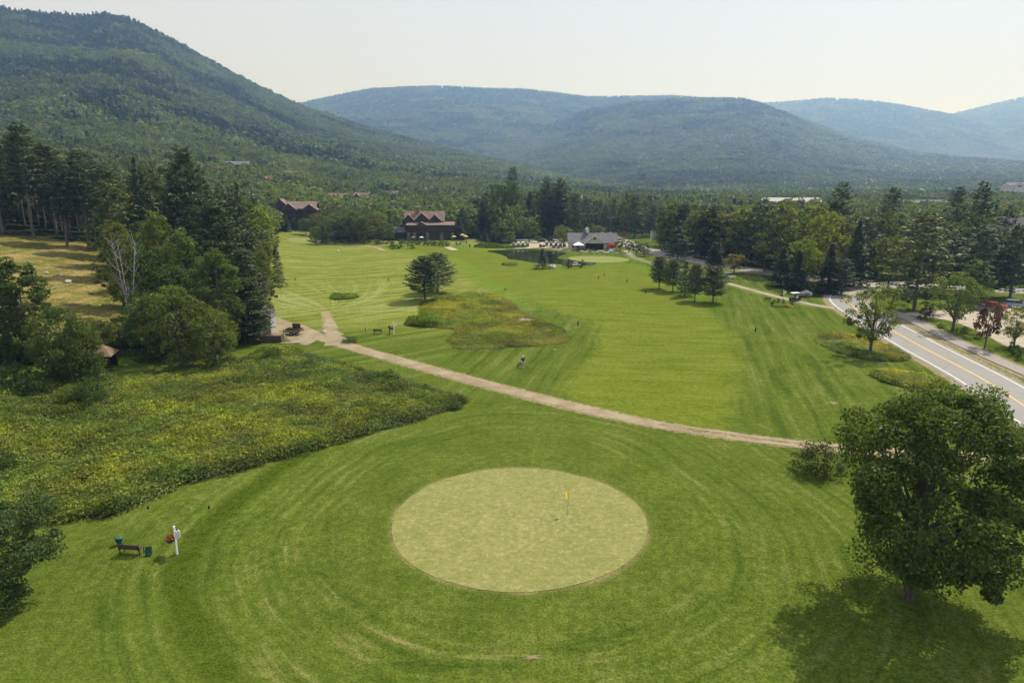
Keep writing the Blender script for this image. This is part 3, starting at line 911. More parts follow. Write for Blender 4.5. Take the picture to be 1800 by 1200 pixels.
def KP(seed, **k):
    c, t = pine(seed, **k); return Kind(c, t, k.get('h', 16.0), k.get('w', 7.0))


def KS(seed, **k):
    c, t = shrub(seed, **k); return Kind(c, t, k.get('h', 1.6), k.get('w', 2.0))


K = {
    'maple_far': [KD(i, h=12, w=9, n_clump=60, n_leaf=30, leaf=0.60) for i in (1, 2, 3, 4)],
    'poplar_far': [KD(i, h=15, w=7, n_clump=60, n_leaf=28, leaf=0.55, base=0.16, egg=0.15) for i in (11, 12, 13)],
    'round_mid': [KD(i, h=6, w=5, n_clump=46, n_leaf=30, leaf=0.36, base=0.25, trunk_r=0.14) for i in (21, 22)],
    'open_mid': [KD(i, h=9, w=8, n_clump=72, n_leaf=60, leaf=0.26, base=0.20, clump_r=0.115, limbs=34, trunk_r=0.19, fill=0.35) for i in (31, 32)],
    'grove': [KD(i, h=15, w=7.5, n_clump=150, n_leaf=75, leaf=0.33, aspect=0.65, base=0.06, clump_r=0.135, limbs=30, egg=0.10) for i in (41, 42, 43)],
    'dense': [KD(45, h=15, w=8, n_clump=220, n_leaf=75, leaf=0.30, aspect=0.65, base=0.0, clump_r=0.12, limbs=20, egg=0.32, fill=0.6)],
    'willow': [KD(i, h=9, w=8, n_clump=130, n_leaf=70, leaf=0.29, aspect=0.55, base=0.02, clump_r=0.14, limbs=26, egg=0.05) for i in (51, 52)],
    'pine': [KP(i, h=18, w=8, base=0.10, step=0.85, dens=8, leaf=0.72) for i in (61, 62, 63, 64)],
    'pine_near': [KP(i, h=18, w=9, base=0.06, step=0.6, nb=6, dens=15, leaf=0.50) for i in (71, 72)],
    'tall_pine': [KP(i, h=27, w=8, base=0.42, step=0.85, dens=9, leaf=0.75, trunk_r=0.34, dead=26) for i in (81, 82, 83)],
    'spruce': [KP(i, h=16, w=6.2, base=0.03, step=0.62, nb=7, dens=9, leaf=0.60, shape='spruce') for i in (91, 92, 93)],
    'spruce_small': [KP(i, h=6, w=3.6, base=0.12, step=0.30, nb=7, dens=14, leaf=0.30, shape='spruce', trunk_r=0.12) for i in (95, 96)],
    'lawn_pine': [KP(i, h=8, w=6.5, base=0.20, step=0.32, nb=7, dens=17, leaf=0.36, shape='round', trunk_r=0.16) for i in (101, 102, 103)],
    'cedar': [KP(105, h=8, w=6.2, base=0.02, step=0.28, nb=9, dens=14, leaf=0.32, shape='cedar', trunk_r=0.16)],
    'shrub': [KS(i) for i in (111, 112, 113)],
    'bush': [KS(i, h=3, w=4.4, n_clump=44, n_leaf=60, leaf=0.22) for i in (115, 116)],
}
TREES = []      # (x, y, crown radius) for keeping the forest mass clear


def tree(name, label, pt, h, w, kind, color=(1, 1, 1), group=None, cat='tree', rz=None, tilt=0.0, idx=None):
    k = K[kind][(idx if idx is not None else rnd.randrange(len(K[kind])))]
    o = empty(name, pt, rnd.random() * 6.283 if rz is None else rz, label, cat, group)
    o.scale = (w / k.w, w / k.w, h / k.h)
    if tilt: o.rotation_euler = (tilt * (rnd.random() - 0.5), tilt * (rnd.random() - 0.5), o.rotation_euler.z)
    t = obj('trunk', k.trunk, o)
    c = obj('crown', k.crown, o)
    c.color = (*color, 1.0)
    TREES.append((pt.x, pt.y, w / 2))
    return o


def tone(c, v=0.18, hue=0.12):
    f = 1 + (rnd.random() * 2 - 1) * v; g = (rnd.random() * 2 - 1) * hue
    return (c[0] * f * (1 + g), c[1] * f, c[2] * f * (1 - g))


DEC = (1.0, 1.0, 1.0); YEL = (1.75, 1.45, 0.8); LITE = (1.35, 1.25, 0.95); OLIVE = (1.25, 1.0, 0.85); DARKD = (0.72, 0.80, 0.72)
PIN = (1.0, 1.0, 1.0); DKP = (0.78, 0.82, 0.80); YPI = (1.5, 1.3, 0.9); BLU = (1.1, 1.15, 1.5)


def top_tree(name, label, px, py, dist, w, kind, color=DEC, group=None, **kw):
    """A tree whose top shows at pixel (px,py), standing at forward distance dist."""
    p = at(px, dist); h = top_z(px, py, dist) - p.z
    return tree(name, label, p, max(h, 2.0), w, kind, color, group, **kw)


# ------------------------------------------------------------------ the big near tree on the right and the one at the left edge
def big_tree(name, label, pt, h, w, seed, color, n_clump=170, n_leaf=230, leaf=0.30, base=0.14, trunk_r=0.34, mat=None, egg=0.0, off=(0, 0), cr=0.105, fill=0.42):
    c, t = deciduous(seed, h, w, base, n_clump, n_leaf, leaf, 0.7, egg, 0.03, cr, 44, trunk_r, fill, None, mat, 0.0, off)
    o = empty(name, pt, 0.0, label, 'tree')
    obj('trunk', t, o); cr = obj('crown', c, o); cr.color = (*color, 1)
    TREES.append((pt.x, pt.y, w / 2))
    return o


pm = gp(1597, 1052)
big_tree('maple_tree', 'large round dark green maple standing alone beside the road', pm, top_z(1625, 690, pm.y) - pm.z, 12.0, 7, (0.90, 0.98, 0.70), 240, 340, 0.20, 0.16, 0.36, None, 0.10, (0.9, 0.0), 0.112, 0.60)
pl_ = gp(-28, 1075)
big_tree('apple_tree', 'grey-green leafy tree cut by the left edge of the picture', pl_, 8.0, 9.0, 19, (0.80, 0.92, 1.25), 200, 150, 0.17, 0.06, 0.16)

# ------------------------------------------------------------------ single trees on the course
tree('pine_tree', 'taller of the paired pines left of the native grass', gp(747, 528), 9.8, 10.6, 'lawn_pine', (1.25, 1.25, 1.1), idx=0)
tree('pine_tree', 'rear right pine of the pair left of the native grass', gp(769, 514), 9.4, 11.2, 'lawn_pine', (1.25, 1.25, 1.1), idx=1)
for i, (px, py, top, w, kd, lb) in enumerate([
        (1158.5, 507.5, 452, 6.6, 'lawn_pine', 'leftmost pine of the row of five beside the road'),
        (1182.5, 512.5, 459, 6.4, 'lawn_pine', 'second pine from the left in the row of five'),
        (1203.5, 521, 457, 5.2, 'spruce_small', 'narrow middle spruce in the row of five'),
        (1221, 529, 466, 5.4, 'lawn_pine', 'fourth pine from the left in the row of five'),
        (1253, 532, 469, 7.8, 'lawn_pine', 'broad rightmost pine of the row of five')]):
    p = gp(px, py)
    tree('pine_tree' if kd != 'spruce_small' else 'spruce_tree', lb, p, top_z(px, top, p.y) - p.z, w, kd, tone(PIN, 0.1, 0.05), idx=i % 2 if kd == 'spruce_small' else i % 3)
p = gp(1256, 487)
tree('cedar_tree', 'dense dark rounded cedar behind the row of five pines', p, top_z(1257, 427, p.y) - p.z, 7.2, 'cedar', (0.55, 0.62, 0.55))
p = gp(1290, 481)
tree('crab_apple_tree', 'small yellow-brown round tree beside the dark cedar', p, top_z(1290, 446, p.y) - p.z, 6.6, 'round_mid', (2.2, 1.35, 1.0))
p = gp(1190, 468)
tree('spruce_tree', 'dark spreading spruce at the roadside behind the five pines', p, top_z(1196, 398, p.y) - p.z, 9.0, 'pine', DKP)
p = gp(490, 503)
tree('spruce_tree', 'small dark spruce at the left edge of the far lawn', p, top_z(488, 430, p.y) - p.z, 4.6, 'spruce_small', PIN)
p = gp(953.5, 472)
tree('spruce_tree', 'small blue spruce standing alone before the pond', p, top_z(955, 436, p.y) - p.z, 5.6, 'spruce_small', (0.8, 0.9, 1.15))
p = gp(1529, 622)
tree('young_maple_tree', 'open round tree at the roadside above the wild flower bed', p, top_z(1540, 499, p.y) - p.z, 9.3, 'open_mid', LITE, idx=0)
p = gp(1674, 582)
tree('young_maple_tree', 'round bright green tree between the sidewalk and gravel lot', p, top_z(1672, 478, p.y) - p.z, 9.6, 'open_mid', (1.2, 1.25, 0.85), idx=1)
p = gp(1731, 611)
tree('plum_tree', 'slim purple-leaved tree beside the gravel lot', p, top_z(1733, 528, p.y) - p.z, 4.2, 'round_mid', (1.0, 0.45, 1.5))
p = gp(1628, 563)
tree('plum_tree', 'small round purple-leaved tree at the lot entrance', p, top_z(1628, 535, p.y) - p.z, 2.4, 'round_mid', (0.65, 0.28, 0.85))
p = gp(1782, 610)
tree('young_ash_tree', 'thin yellow-green tree at the right edge above two shrubs', p, top_z(1785, 538, p.y) - p.z, 6.2, 'open_mid', (1.9, 1.5, 1.0), idx=1)
p = gp(1606, 546)
tree('pine_tree', 'tall open pine with bare trunk rising beside the road bend', p, top_z(1606, 372, p.y) - p.z, 12.5, 'pine', YPI, idx=2)
for i, (px, py, top, w) in enumerate(((1079, 436, 416, 4.5), (1090, 441, 420, 4.6), (1105, 444, 424, 4.8), (1118, 448, 425, 4.6), (1132, 450.5, 427, 5.2))):
    p = gp(px, py)
    tree('young_tree', ORD[i] + ' small round tree from the club house along its road', p, top_z(px, top, p.y) - p.z, w, 'round_mid', (0.8, 0.85, 0.8), 'small trees along the club house road')
for px, py, top, w, lb in ((990, 434, 398, 8.5, 'round green tree left behind the club house'), (1046, 420, 396, 8.0, 'round light green tree right behind the club house')):
    p = gp(px, py); tree('young_tree', lb, p, top_z(px, top, p.y) - p.z, w, 'maple_far', LITE)
p = gp(1160, 436); tree('young_tree', 'slender pale tree beside the white road sign', p, top_z(1160, 412, p.y) - p.z, 4.5, 'round_mid', (1.1, 1.2, 1.0))

# ------------------------------------------------------------------ bushes
tree('bush', 'dark bush at the end of the wheel tracks beside the maple', gp(1436, 832), 2.7, 4.2, 'bush', (0.62, 0.58, 0.5), cat='bush', idx=0)
for px, py, h, w, c, lb in (
        (163, 714, 3.2, 4.6, (0.62, 0.75, 0.75), 'rounded dark bush standing out of the meadow'),
        (130, 712, 2.4, 3.4, (1.1, 1.1, 0.6), 'yellowish bush left of the rounded meadow bush'),
        (5, 830, 2.0, 3.0, (0.55, 0.7, 0.7), 'dark bush in the meadow at the left picture edge'),
        (476, 634, 1.6, 3.2, (0.8, 0.9, 0.6), 'low bush in front of the mulch bin'),
        (484, 627, 1.3, 2.4, (0.5, 0.62, 0.5), 'small dark bush beside the mulch bin'),
        (615, 601, 0.9, 3.0, (0.8, 0.95, 0.6), 'low weedy bush beside the dirt path spur'),
        (96, 660, 3.0, 4.2, (0.62, 0.8, 0.7), 'leafy bush beside the brown shelter'),
        (28, 678, 2.6, 4.0, (0.5, 0.66, 0.62), 'dark bush at the foot of the left poplar'),
        (60, 690, 2.0, 4.4, (0.6, 0.75, 0.6), 'low bush in front of the left poplar')):
    tree('bush', lb, gp(px, py), h, w, 'bush', c, cat='bush')
for i, (px, py, h, w) in enumerate(((1618, 562, 0.8, 1.5), (1655, 577, 0.9, 1.6), (1680, 582, 0.6, 1.3), (1696, 586, 1.1, 2.0), (1716, 595, 0.9, 1.8))):
    tree('low_shrub', ORD[i] + ' low shrub from the lot entrance along the gravel lot edge', gp(px, py), h, w, 'shrub', (0.75, 0.85, 0.7), 'low shrubs edging the gravel lot', cat='shrub')
tree('clipped_shrub', 'left clipped oval shrub at the right picture edge', gp(1781, 625), 2.1, 1.9, 'shrub', (0.45, 0.6, 0.45), cat='shrub', idx=0)
tree('clipped_shrub', 'right clipped oval shrub at the right picture edge', gp(1794, 633), 1.9, 1.7, 'shrub', (0.45, 0.6, 0.45), cat='shrub', idx=1)
tree('clipped_shrub', 'left dark round shrub by the pond rail', gp(1000, 471), 2.6, 2.8, 'shrub', (0.4, 0.55, 0.45), cat='shrub', idx=2)
tree('clipped_shrub', 'right dark round shrub by the pond rail', gp(1021, 470.5), 2.4, 2.4, 'shrub', (0.45, 0.6, 0.45), cat='shrub', idx=0)
for i in range(13):
    px = 703 + i * 6.9; py = 428.6 + i * 0.42
    tree('hedge_shrub', ORD[i] + ' shrub from the left in the hedge below the three gabled lodge', gp(px, py), 2.0 + 0.4 * rnd.random(), 2.4, 'shrub', (0.5, 0.7, 0.45), 'hedge shrubs below the lodge', cat='shrub')
for i, (px, py, h, w) in enumerate(((665, 430, 2.0, 4.0), (686, 434, 2.4, 5.0), (690, 438, 1.2, 3.0), (700, 437, 1.8, 4.5), (722, 437, 1.6, 3.8))):
    tree('low_shrub', ORD[i] + ' rough shrub from the left at the lawn corner left of the hedge', gp(px, py), h, w, 'shrub', (0.75, 0.8, 0.6), 'rough shrubs left of the lodge hedge', cat='shrub')
for i, (px, py, h) in enumerate(((1012, 439.5, 1.5), (1018, 441, 1.2), (1026, 441.5, 1.0), (1034, 442, 1.4), (1043, 441.5, 1.1), (1067, 441, 1.0), (1078, 440, 1.2))):
    tree('low_shrub', ORD[i] + ' garden shrub from the left in front of the club house', gp(px, py), h, 2.0, 'shrub', tone((1.3, 1.4, 0.7), 0.3), 'garden shrubs before the club house', cat='shrub')
for i, px in enumerate((1356, 1361, 1368, 1377, 1391.5)):
    tree('low_shrub', ORD[i] + ' upright shrub from the left in the tee flower bed', gp(px, 536 + (i in (0, 4)) * 2 - (i == 2) * 3), 1.15, 0.75, 'shrub', (0.6, 0.75, 0.5), 'upright shrubs of the tee flower bed', cat='shrub')

# ------------------------------------------------------------------ grove in front of the dry field
def grp(a, b, n): return [a + (b - a) * (i + 0.5) / n for i in range(n)]


top_tree('poplar_tree', 'dark upright poplar standing alone at the left edge', 56, 458, 92, 9.5, 'dense', (0.72, 0.85, 0.68), idx=0)
top_tree('poplar_tree', 'smaller dark poplar leaning on the left edge poplar', 22, 500, 93, 7.0, 'dense', (0.72, 0.85, 0.68), idx=0)
top_tree('willow_tree', 'pale feathery tree right of the left edge poplar', 122, 545, 86, 8.0, 'willow', (0.85, 0.90, 0.8), idx=0)
top_tree('willow_tree', 'low green tree covering the left half of the brown shelter', 146, 572, 86, 6.0, 'willow', (0.8, 0.88, 0.7), idx=1)
top_tree('willow_tree', 'low olive tree behind the brown shelter', 150, 560, 108, 6.0, 'willow', OLIVE, idx=1)
top_tree('pine_tree', 'broad dark pine rising highest in the grove', 395, 352, 124, 12.0, 'pine_near', (0.85, 0.9, 0.85), idx=0)
top_tree('pine_tree', 'dark pine at the right end of the grove', 440, 440, 118, 8.5, 'pine_near', (0.85, 0.9, 0.85), idx=1)
top_tree('pine_tree', 'low dark pine beside the white shed', 438, 490, 113, 8.0, 'pine_near', (0.8, 0.85, 0.8), idx=0)
top_tree('poplar_tree', 'olive broadleaf tree behind the dead-limbed birch', 222, 392, 128, 8.0, 'grove', (1.15, 1.0, 0.7), idx=2)
top_tree('poplar_tree', 'yellow-green broadleaf tree in the middle of the grove', 292, 375, 130, 8.0, 'grove', (1.35, 1.25, 0.7), idx=0)
top_tree('poplar_tree', 'dark broadleaf tree right of the dead-limbed birch', 275, 430, 116, 8.0, 'grove', (0.6, 0.72, 0.6), idx=1)
top_tree('poplar_tree', 'silvery poplar with pale turned leaves in the grove', 335, 402, 112, 7.0, 'grove', (1.05, 1.12, 1.1), idx=1)
top_tree('poplar_tree', 'dark broadleaf tree filling the middle of the grove', 318, 470, 106, 8.5, 'grove', (0.6, 0.74, 0.62), idx=2)
top_tree('poplar_tree', 'grey-green poplar in front of the broad pine', 390, 440, 106, 7.5, 'grove', (0.9, 0.98, 0.95), idx=0)
top_tree('willow_tree', 'tall grey-green willow at the front of the grove', 318, 505, 97, 8.5, 'willow', (1.3, 1.25, 1.2), idx=0)
top_tree('willow_tree', 'grey-green willow at the right front of the grove', 380, 545, 97, 7.0, 'willow', (1.35, 1.28, 1.2), idx=1)
top_tree('willow_tree', 'bushy green willow at the left front of the grove', 272, 520, 99, 8.0, 'willow', (0.7, 0.86, 0.7), idx=1)
top_tree('willow_tree', 'low green willow between the shelter and the grove', 215, 560, 104, 7.0, 'willow', (0.85, 0.9, 0.62), idx=0)
top_tree('poplar_tree', 'pale brownish tree at the right edge of the grove', 462, 440, 132, 6.5, 'grove', (1.1, 1.0, 0.9), idx=2)
top_tree('pine_tree', 'dark young pine behind the dead-limbed birch', 262, 392, 142, 7.0, 'pine', (0.9, 1.0, 1.0), idx=0)


def bare_tree(name, label, pt, h, seed, mat, spread=0.28, nl=14, group=None, tuft=None, tr=0.2):
    rg = np.random.default_rng(seed); mb = MB()
    for s in range(3):
        a = s * 2.1 + rg.random(); e = Vector((math.cos(a) * h * spread * 0.5, math.sin(a) * h * spread * 0.5, h * (0.85 + 0.15 * rg.random())))
        m = Vector((e.x * 0.35, e.y * 0.35, h * 0.45))
        mb.tube([(0, 0, -0.3), (e.x * 0.1, e.y * 0.1, h * 0.2), m, e], [tr, tr * 0.75, tr * 0.5, tr * 0.1], 6)
        for k in range(nl):
            t = 0.3 + 0.65 * rg.random(); b = m.lerp(e, max(0, (t - 0.4) / 0.6)) if t > 0.4 else Vector((0, 0, h * 0.2)).lerp(m, t / 0.4)
            a2 = rg.random() * 6.28; l = h * spread * (0.25 + 0.5 * rg.random())
            q = b + Vector((math.cos(a2) * l * 0.6, math.sin(a2) * l * 0.6, l * (0.5 + 0.5 * rg.random())))
            mid = b.lerp(q, 0.5) + Vector((0, 0, -0.08 * l))
            mb.tube([b, mid, q], [tr * 0.32, tr * 0.2, tr * 0.05], 4, False)
    o = empty(name, pt, 0.0, label, 'tree', group)
    mb.build('trunk', mat, o)
    if tuft:
        n = 900; P = np.c_[rg.normal(size=(n, 2)) * h * 0.12, h * (0.35 + 0.65 * rg.random(n))]
        c = obj('crown', crown_mesh('crown', [leaf_quads(P, np.tile([0, 0, 1.0], (n, 1)), 0.3, 0.6, rg, 0.4)], M_LEAF), o); c.color = (*tuft, 1)
    TREES.append((pt.x, pt.y, 2)); return o


pb = at(238, 106)
bare_tree('birch_tree', 'birch with bare white dead limbs at the left of the grove', pb, top_z(238, 408, 106) - pb.z, 4, M_BIRCH, 0.24, 18, None, (1.0, 0.95, 0.6), 0.19)
pb = at(1532, 215)
bare_tree('dead_tree', 'leafless grey snag above the right-hand woods', pb, top_z(1540, 322, 215) - pb.z, 9, bark('snag_bark', (0.14, 0.125, 0.11), (0.26, 0.24, 0.22)), 0.30, 9, None, None, 0.30)

# ------------------------------------------------------------------ woods of countable trees
R2X = (900 + F * ROAD2[:, 0] / (ROAD2[:, 1] * cp + CAM_H * sp))[::-1]; R2Y = ROAD2[::-1, 1]


def wood(prefix, n, px0, px1, d0, d1, tops, hmin, hmax, kinds, label_of, group, jit=8, wf=0.42):
    """n trees over columns px0..px1 and distances d0..d1 with tops not above the profile tops [(px,py)...]."""
    for i in range(n):
        f = (i + 0.5) / n
        px = px0 + (px1 - px0) * ((i * 0.618034) % 1.0) + (rnd.random() - 0.5) * 6
        d = d0 + (d1 - d0) * f
        if group == 'trees of the roadside wood' and px < 1338: d = max(d, float(np.interp(px, R2X, R2Y)) + 9 + 40 * rnd.random() * (d - d0) / (d1 - d0))
        p = at(px, d)
        hm = top_z(px, float(np.interp(px, [a for a, b in tops], [b for a, b in tops])) + rnd.random() * jit, d) - p.z
        h = min(hmax * (0.85 + 0.3 * rnd.random()), hm)
        if h < hmin: continue
        kn, colr, nm = kinds[rnd.randrange(len(kinds))]
        k = K[kn][0]
        w = max(3.2, min(h * wf * (0.85 + 0.4 * rnd.random()) * (1.35 if kn in ('maple_far',) else 1.0), 11))
        if kn == 'tall_pine': w = 6.5 + 2.5 * rnd.random()
        tc_ = tone(colr, 0.2, 0.1)
        lum = tc_[0] + tc_[1]; q3 = (px - px0) / (px1 - px0)
        words = ['dark' if lum < 1.75 else ('yellowish' if tc_[0] > tc_[1] * 1.12 else ('pale' if lum > 2.25 else 'mid-green'))]
        words.append('low' if h < hmin + (hmax - hmin) * 0.35 else ('tall' if h > hmin + (hmax - hmin) * 0.75 else 'middling'))
        words.append('slender' if w < h * 0.36 else 'broad')
        row = ('front row', 'second row', 'third row', 'back row')[min(3, int(f * 4))]
        side = ('left end', 'far left', 'left', 'left of middle', 'middle', 'right of middle', 'right', 'far right', 'right end')[min(8, max(0, int(q3 * 9)))]
        tree(nm, '%s %s, %s, %s of the %s' % (', '.join(words), nm.replace('_tree', ''), row, side, label_of), p, h, w, kn, tc_, group)


wood('w1', 44, -60, 215, 190, 240, [(-60, 230), (0, 245), (60, 218), (90, 222), (140, 285), (180, 262), (215, 300)], 12, 29,
     [('tall_pine', PIN, 'pine_tree'), ('tall_pine', (1.5, 1.15, 0.8), 'pine_tree'), ('tall_pine', DKP, 'pine_tree')],
     'wood above the dry field', 'pines above the dry field', 26)
for px, py, d, wd in ((72, 214, 185, 'highest bare-trunked pine'), (20, 238, 184, 'bare-trunked pine left of the highest'), (165, 262, 183, 'bare-trunked pine right of the middle'), (205, 290, 178, 'rightmost front pine'), (128, 300, 181, 'lower front pine right of the highest'), (262, 290, 180, 'pine just left of the pointed spruce')):
    top_tree('pine_tree', wd + ' at the edge of the dry field', px, py, d, 9, 'tall_pine', tone(PIN, 0.1), 'pines above the dry field')
wood('w2', 26, 215, 460, 150, 225, [(215, 290), (260, 300), (300, 282), (340, 262), (385, 290), (420, 325), (460, 345)], 10, 24,
     [('pine', PIN, 'pine_tree'), ('pine', DKP, 'pine_tree'), ('pine', (1.3, 1.15, 0.8), 'pine_tree')],
     'wood behind the grove', 'conifers behind the grove', 30)
top_tree('pine_tree', 'big layered pine topping the wood behind the grove', 345, 262, 168, 12.5, 'pine_near', (0.95, 1, 1), idx=1)
top_tree('spruce_tree', 'pointed dark spruce left in the wood behind the grove', 262, 275, 172, 7.0, 'spruce', DKP)
top_tree('spruce_tree', 'pointed spruce at the right of the wood behind the grove', 432, 318, 176, 8.0, 'spruce', (1.2, 1.1, 0.8))
top_tree('poplar_tree', 'bright yellow-green tree at the right end of the left wood', 462, 362, 172, 8.0, 'poplar_far', (1.7, 1.6, 0.7))
wood('w3', 64, 480, 690, 345, 440, [(480, 400), (500, 380), (545, 385), (570, 378), (640, 372), (700, 378)], 5, 17,
     [('maple_far', DEC, 'maple_tree'), ('poplar_far', LITE, 'maple_tree'), ('maple_far', DARKD, 'maple_tree'), ('spruce', PIN, 'spruce_tree'), ('poplar_far', OLIVE, 'maple_tree')],
     'woods between the lodges', 'trees between the two lodges', 12)
wood('w3b', 34, 556, 692, 300, 345, [(556, 388), (575, 372), (600, 364), (630, 362), (660, 368), (692, 390)], 5, 18,
     [('maple_far', DEC, 'maple_tree'), ('maple_far', LITE, 'maple_tree'), ('poplar_far', OLIVE, 'maple_tree'), ('maple_far', (0.85, 0.95, 0.8), 'maple_tree'), ('spruce', PIN, 'spruce_tree')],
     'lodge lawn edge', 'trees at the lawn edge between the lodges', 22, 0.6)
for px, py, d, w, kd, c, lb in (
        (505, 378, 350, 6, 'spruce', PIN, 'green spruce before the left gable of the left lodge'),
        (538, 384, 346, 8, 'maple_far', DEC, 'round green tree before the right gable of the left lodge'),
        (558, 376, 345, 8, 'maple_far', OLIVE, 'olive tree hiding the right corner of the left lodge'),
        (598, 372, 338, 11, 'maple_far', OLIVE, 'large olive broadleaf tree between the two lodges'),
        (646, 374, 335, 11, 'maple_far', LITE, 'large light green broadleaf tree left of the three gabled lodge'),
        (570, 380, 342, 8, 'spruce', (1.1, 1.1, 1.0), 'pale spruce right of the left brown lodge'),
        (668, 372, 330, 8, 'poplar_far', YEL, 'yellow-green poplar nearest the three gabled lodge'),
        (690, 398, 325, 6, 'poplar_far', YEL, 'small yellow-green tree at the lawn edge left of the lodge'),
        (608, 400, 330, 8, 'maple_far', (0.9, 1.1, 0.8), 'small green tree at the lawn edge between the lodges'),
        (553, 402, 350, 6, 'spruce', DKP, 'small dark spruce in front of the left lodge'),
        (497, 382, 352, 5, 'spruce', DKP, 'small dark spruce at the left corner of the left lodge'),
        (626, 420, 318, 3.2, 'spruce', DKP, 'tiny dark spruce at the lawn edge between the lodges'),
        (808, 382, 322, 9, 'spruce', (1.4, 1.1, 1.1), 'brownish spruce at the right corner of the three gabled lodge')):
    top_tree('spruce_tree' if kd == 'spruce' else 'maple_tree', lb, px, py, d, w, kd, c)
wood('w4', 70, 815, 1165, 330, 420, [(815, 355), (840, 345), (870, 320), (895, 312), (925, 332), (960, 325), (990, 318), (1015, 335), (1040, 352), (1080, 345), (1110, 340), (1165, 360)], 8, 28,
     [('pine', DKP, 'pine_tree'), ('pine', PIN, 'pine_tree'), ('spruce', DKP, 'spruce_tree'), ('pine', DKP, 'pine_tree'), ('pine', DKP, 'pine_tree'), ('poplar_far', DARKD, 'broadleaf_tree')],
     'tall wood behind the pond', 'trees of the tall wood behind the pond', 16, 0.52)
for px, py, d, w, kd, c, lb in (
        (901, 294, 345, 10, 'pine', DKP, 'pine standing highest above the wood behind the pond'),
        (985, 314, 338, 13, 'pine', DKP, 'broad dark pine left above the club house'),
        (960, 312, 340, 9, 'pine', DKP, 'dark pine left of the broad pine above the club house'),
        (1010, 340, 318, 10, 'pine', DKP, 'dark pine directly behind the club house'),
        (905, 362, 322, 10, 'maple_far', LITE, 'light green broadleaf tree behind the left end of the pond'),
        (930, 385, 312, 9.5, 'maple_far', (0.95, 1.1, 0.85), 'round green tree behind the golf carts'),
        (880, 365, 330, 8, 'poplar_far', (0.8, 0.9, 0.8), 'dull green tree behind the reeds of the pond'),
        (842, 404, 315, 4.0, 'spruce', (1, 1.1, 1.3), 'leftmost small spruce behind the reeds'),
        (853, 402, 315, 4.0, 'spruce', (1, 1.1, 1.3), 'middle small spruce behind the reeds'),
        (868, 408, 316, 4.0, 'spruce', (0.9, 1.0, 1.1), 'rightmost small spruce behind the reeds'),
        (945, 415, 308, 4.0, 'maple_far', (0.8, 0.9, 0.7), 'low round tree left of the parking drive'),
        (1100, 340, 385, 11, 'spruce', DKP, 'dark pointed spruce behind the small field'),
        (1140, 345, 380, 10, 'pine', DKP, 'dark pine at the right behind the small field')):
    top_tree('pine_tree' if kd == 'pine' else ('spruce_tree' if kd == 'spruce' else 'maple_tree'), lb, px, py, d, w, kd, c)
wood('w5', 88, 1165, 1480, 196, 300, [(1150, 372), (1190, 352), (1240, 358), (1290, 362), (1330, 350), (1380, 348), (1430, 352), (1480, 352)], 6, 19,
     [('maple_far', OLIVE, 'maple_tree'), ('poplar_far', OLIVE, 'maple_tree'), ('pine', PIN, 'pine_tree'), ('pine', DKP, 'pine_tree'), ('pine', DKP, 'pine_tree'), ('poplar_far', LITE, 'maple_tree')],
     'roadside wood', 'trees of the roadside wood', 18, 0.52)
wood('w6', 60, 1480, 1860, 186, 300, [(1460, 365), (1500, 365), (1550, 372), (1600, 385), (1680, 372), (1740, 385), (1800, 415), (1860, 415)], 5, 18,
     [('pine', PIN, 'pine_tree'), ('pine', DKP, 'pine_tree'), ('maple_far', OLIVE, 'maple_tree'), ('poplar_far', DARKD, 'maple_tree'), ('maple_far', (0.9, 1.0, 0.85), 'maple_tree')],
     'wood behind the gravel lot', 'trees behind the gravel lot', 20, 0.52)
for px, py, d, w, kd, c, lb in (
        (1466, 322, 205, 9.0, 'pine', DKP, 'tall layered pine standing above the roadside wood'),
        (1556, 330, 212, 10.5, 'pine', DKP, 'tall round-topped pine behind the grey snag'),
        (1667, 328, 214, 8.5, 'pine', DKP, 'left of the two tall pines at the right'),
        (1708, 322, 208, 10.5, 'pine', DKP, 'right of the two tall pines at the right'),
        (1758, 362, 200, 8.0, 'pine', DKP, 'dark pine left of the white gabled house'),
        (1445, 375, 180, 10.0, 'maple_far', YEL, 'bright yellow-green tree in the roadside wood'),
        (1500, 385, 176, 9.5, 'spruce', DKP, 'dark broad spruce left of the road bend'),
        (1412, 420, 172, 9.0, 'maple_far', (1.5, 1.4, 0.8), 'olive-yellow tree low in the roadside wood'),
        (1455, 425, 166, 8.5, 'spruce', (0.7, 0.7, 0.7), 'dark drooping spruce nearest the golf cart'),
        (1372, 432, 176, 8.0, 'spruce', (0.75, 0.8, 0.8), 'dark spruce at the left front of the roadside wood'),
        (1400, 440, 170, 7.0, 'spruce', (0.7, 0.72, 0.75), 'dark spruce at the middle front of the roadside wood'),
        (1478, 455, 163, 6.5, 'pine', (0.75, 0.78, 0.8), 'low dark conifer beside the road bend'),
        (1240, 372, 238, 10, 'maple_far', OLIVE, 'olive tree behind the dark cedar'),
        (1310, 385, 224, 11, 'maple_far', (1.25, 1.05, 0.8), 'large olive tree right of the dark cedar'),
        (1175, 352, 268, 11, 'poplar_far', (0.8, 0.85, 0.8), 'tall dull green tree above the roadside spruce'),
        (1560, 415, 168, 9, 'maple_far', (1.15, 1.0, 0.8), 'olive broadleaf tree behind the road bend'),
        (1655, 405, 165, 10, 'pine', DKP, 'dark pine behind the round bright green tree'),
        (1725, 400, 160, 11, 'pine', PIN, 'dark green pine behind the parked cars'),
        (1775, 395, 158, 10, 'pine', DKP, 'dark pine at the far right behind the parked cars'),
        (1708, 455, 152, 7, 'poplar_far', (0.8, 0.95, 0.9), 'grey-green tree left of the parked cars')):
    top_tree('pine_tree' if kd == 'pine' else ('spruce_tree' if kd == 'spruce' else 'maple_tree'), lb, px, py, d, w, kd, c)
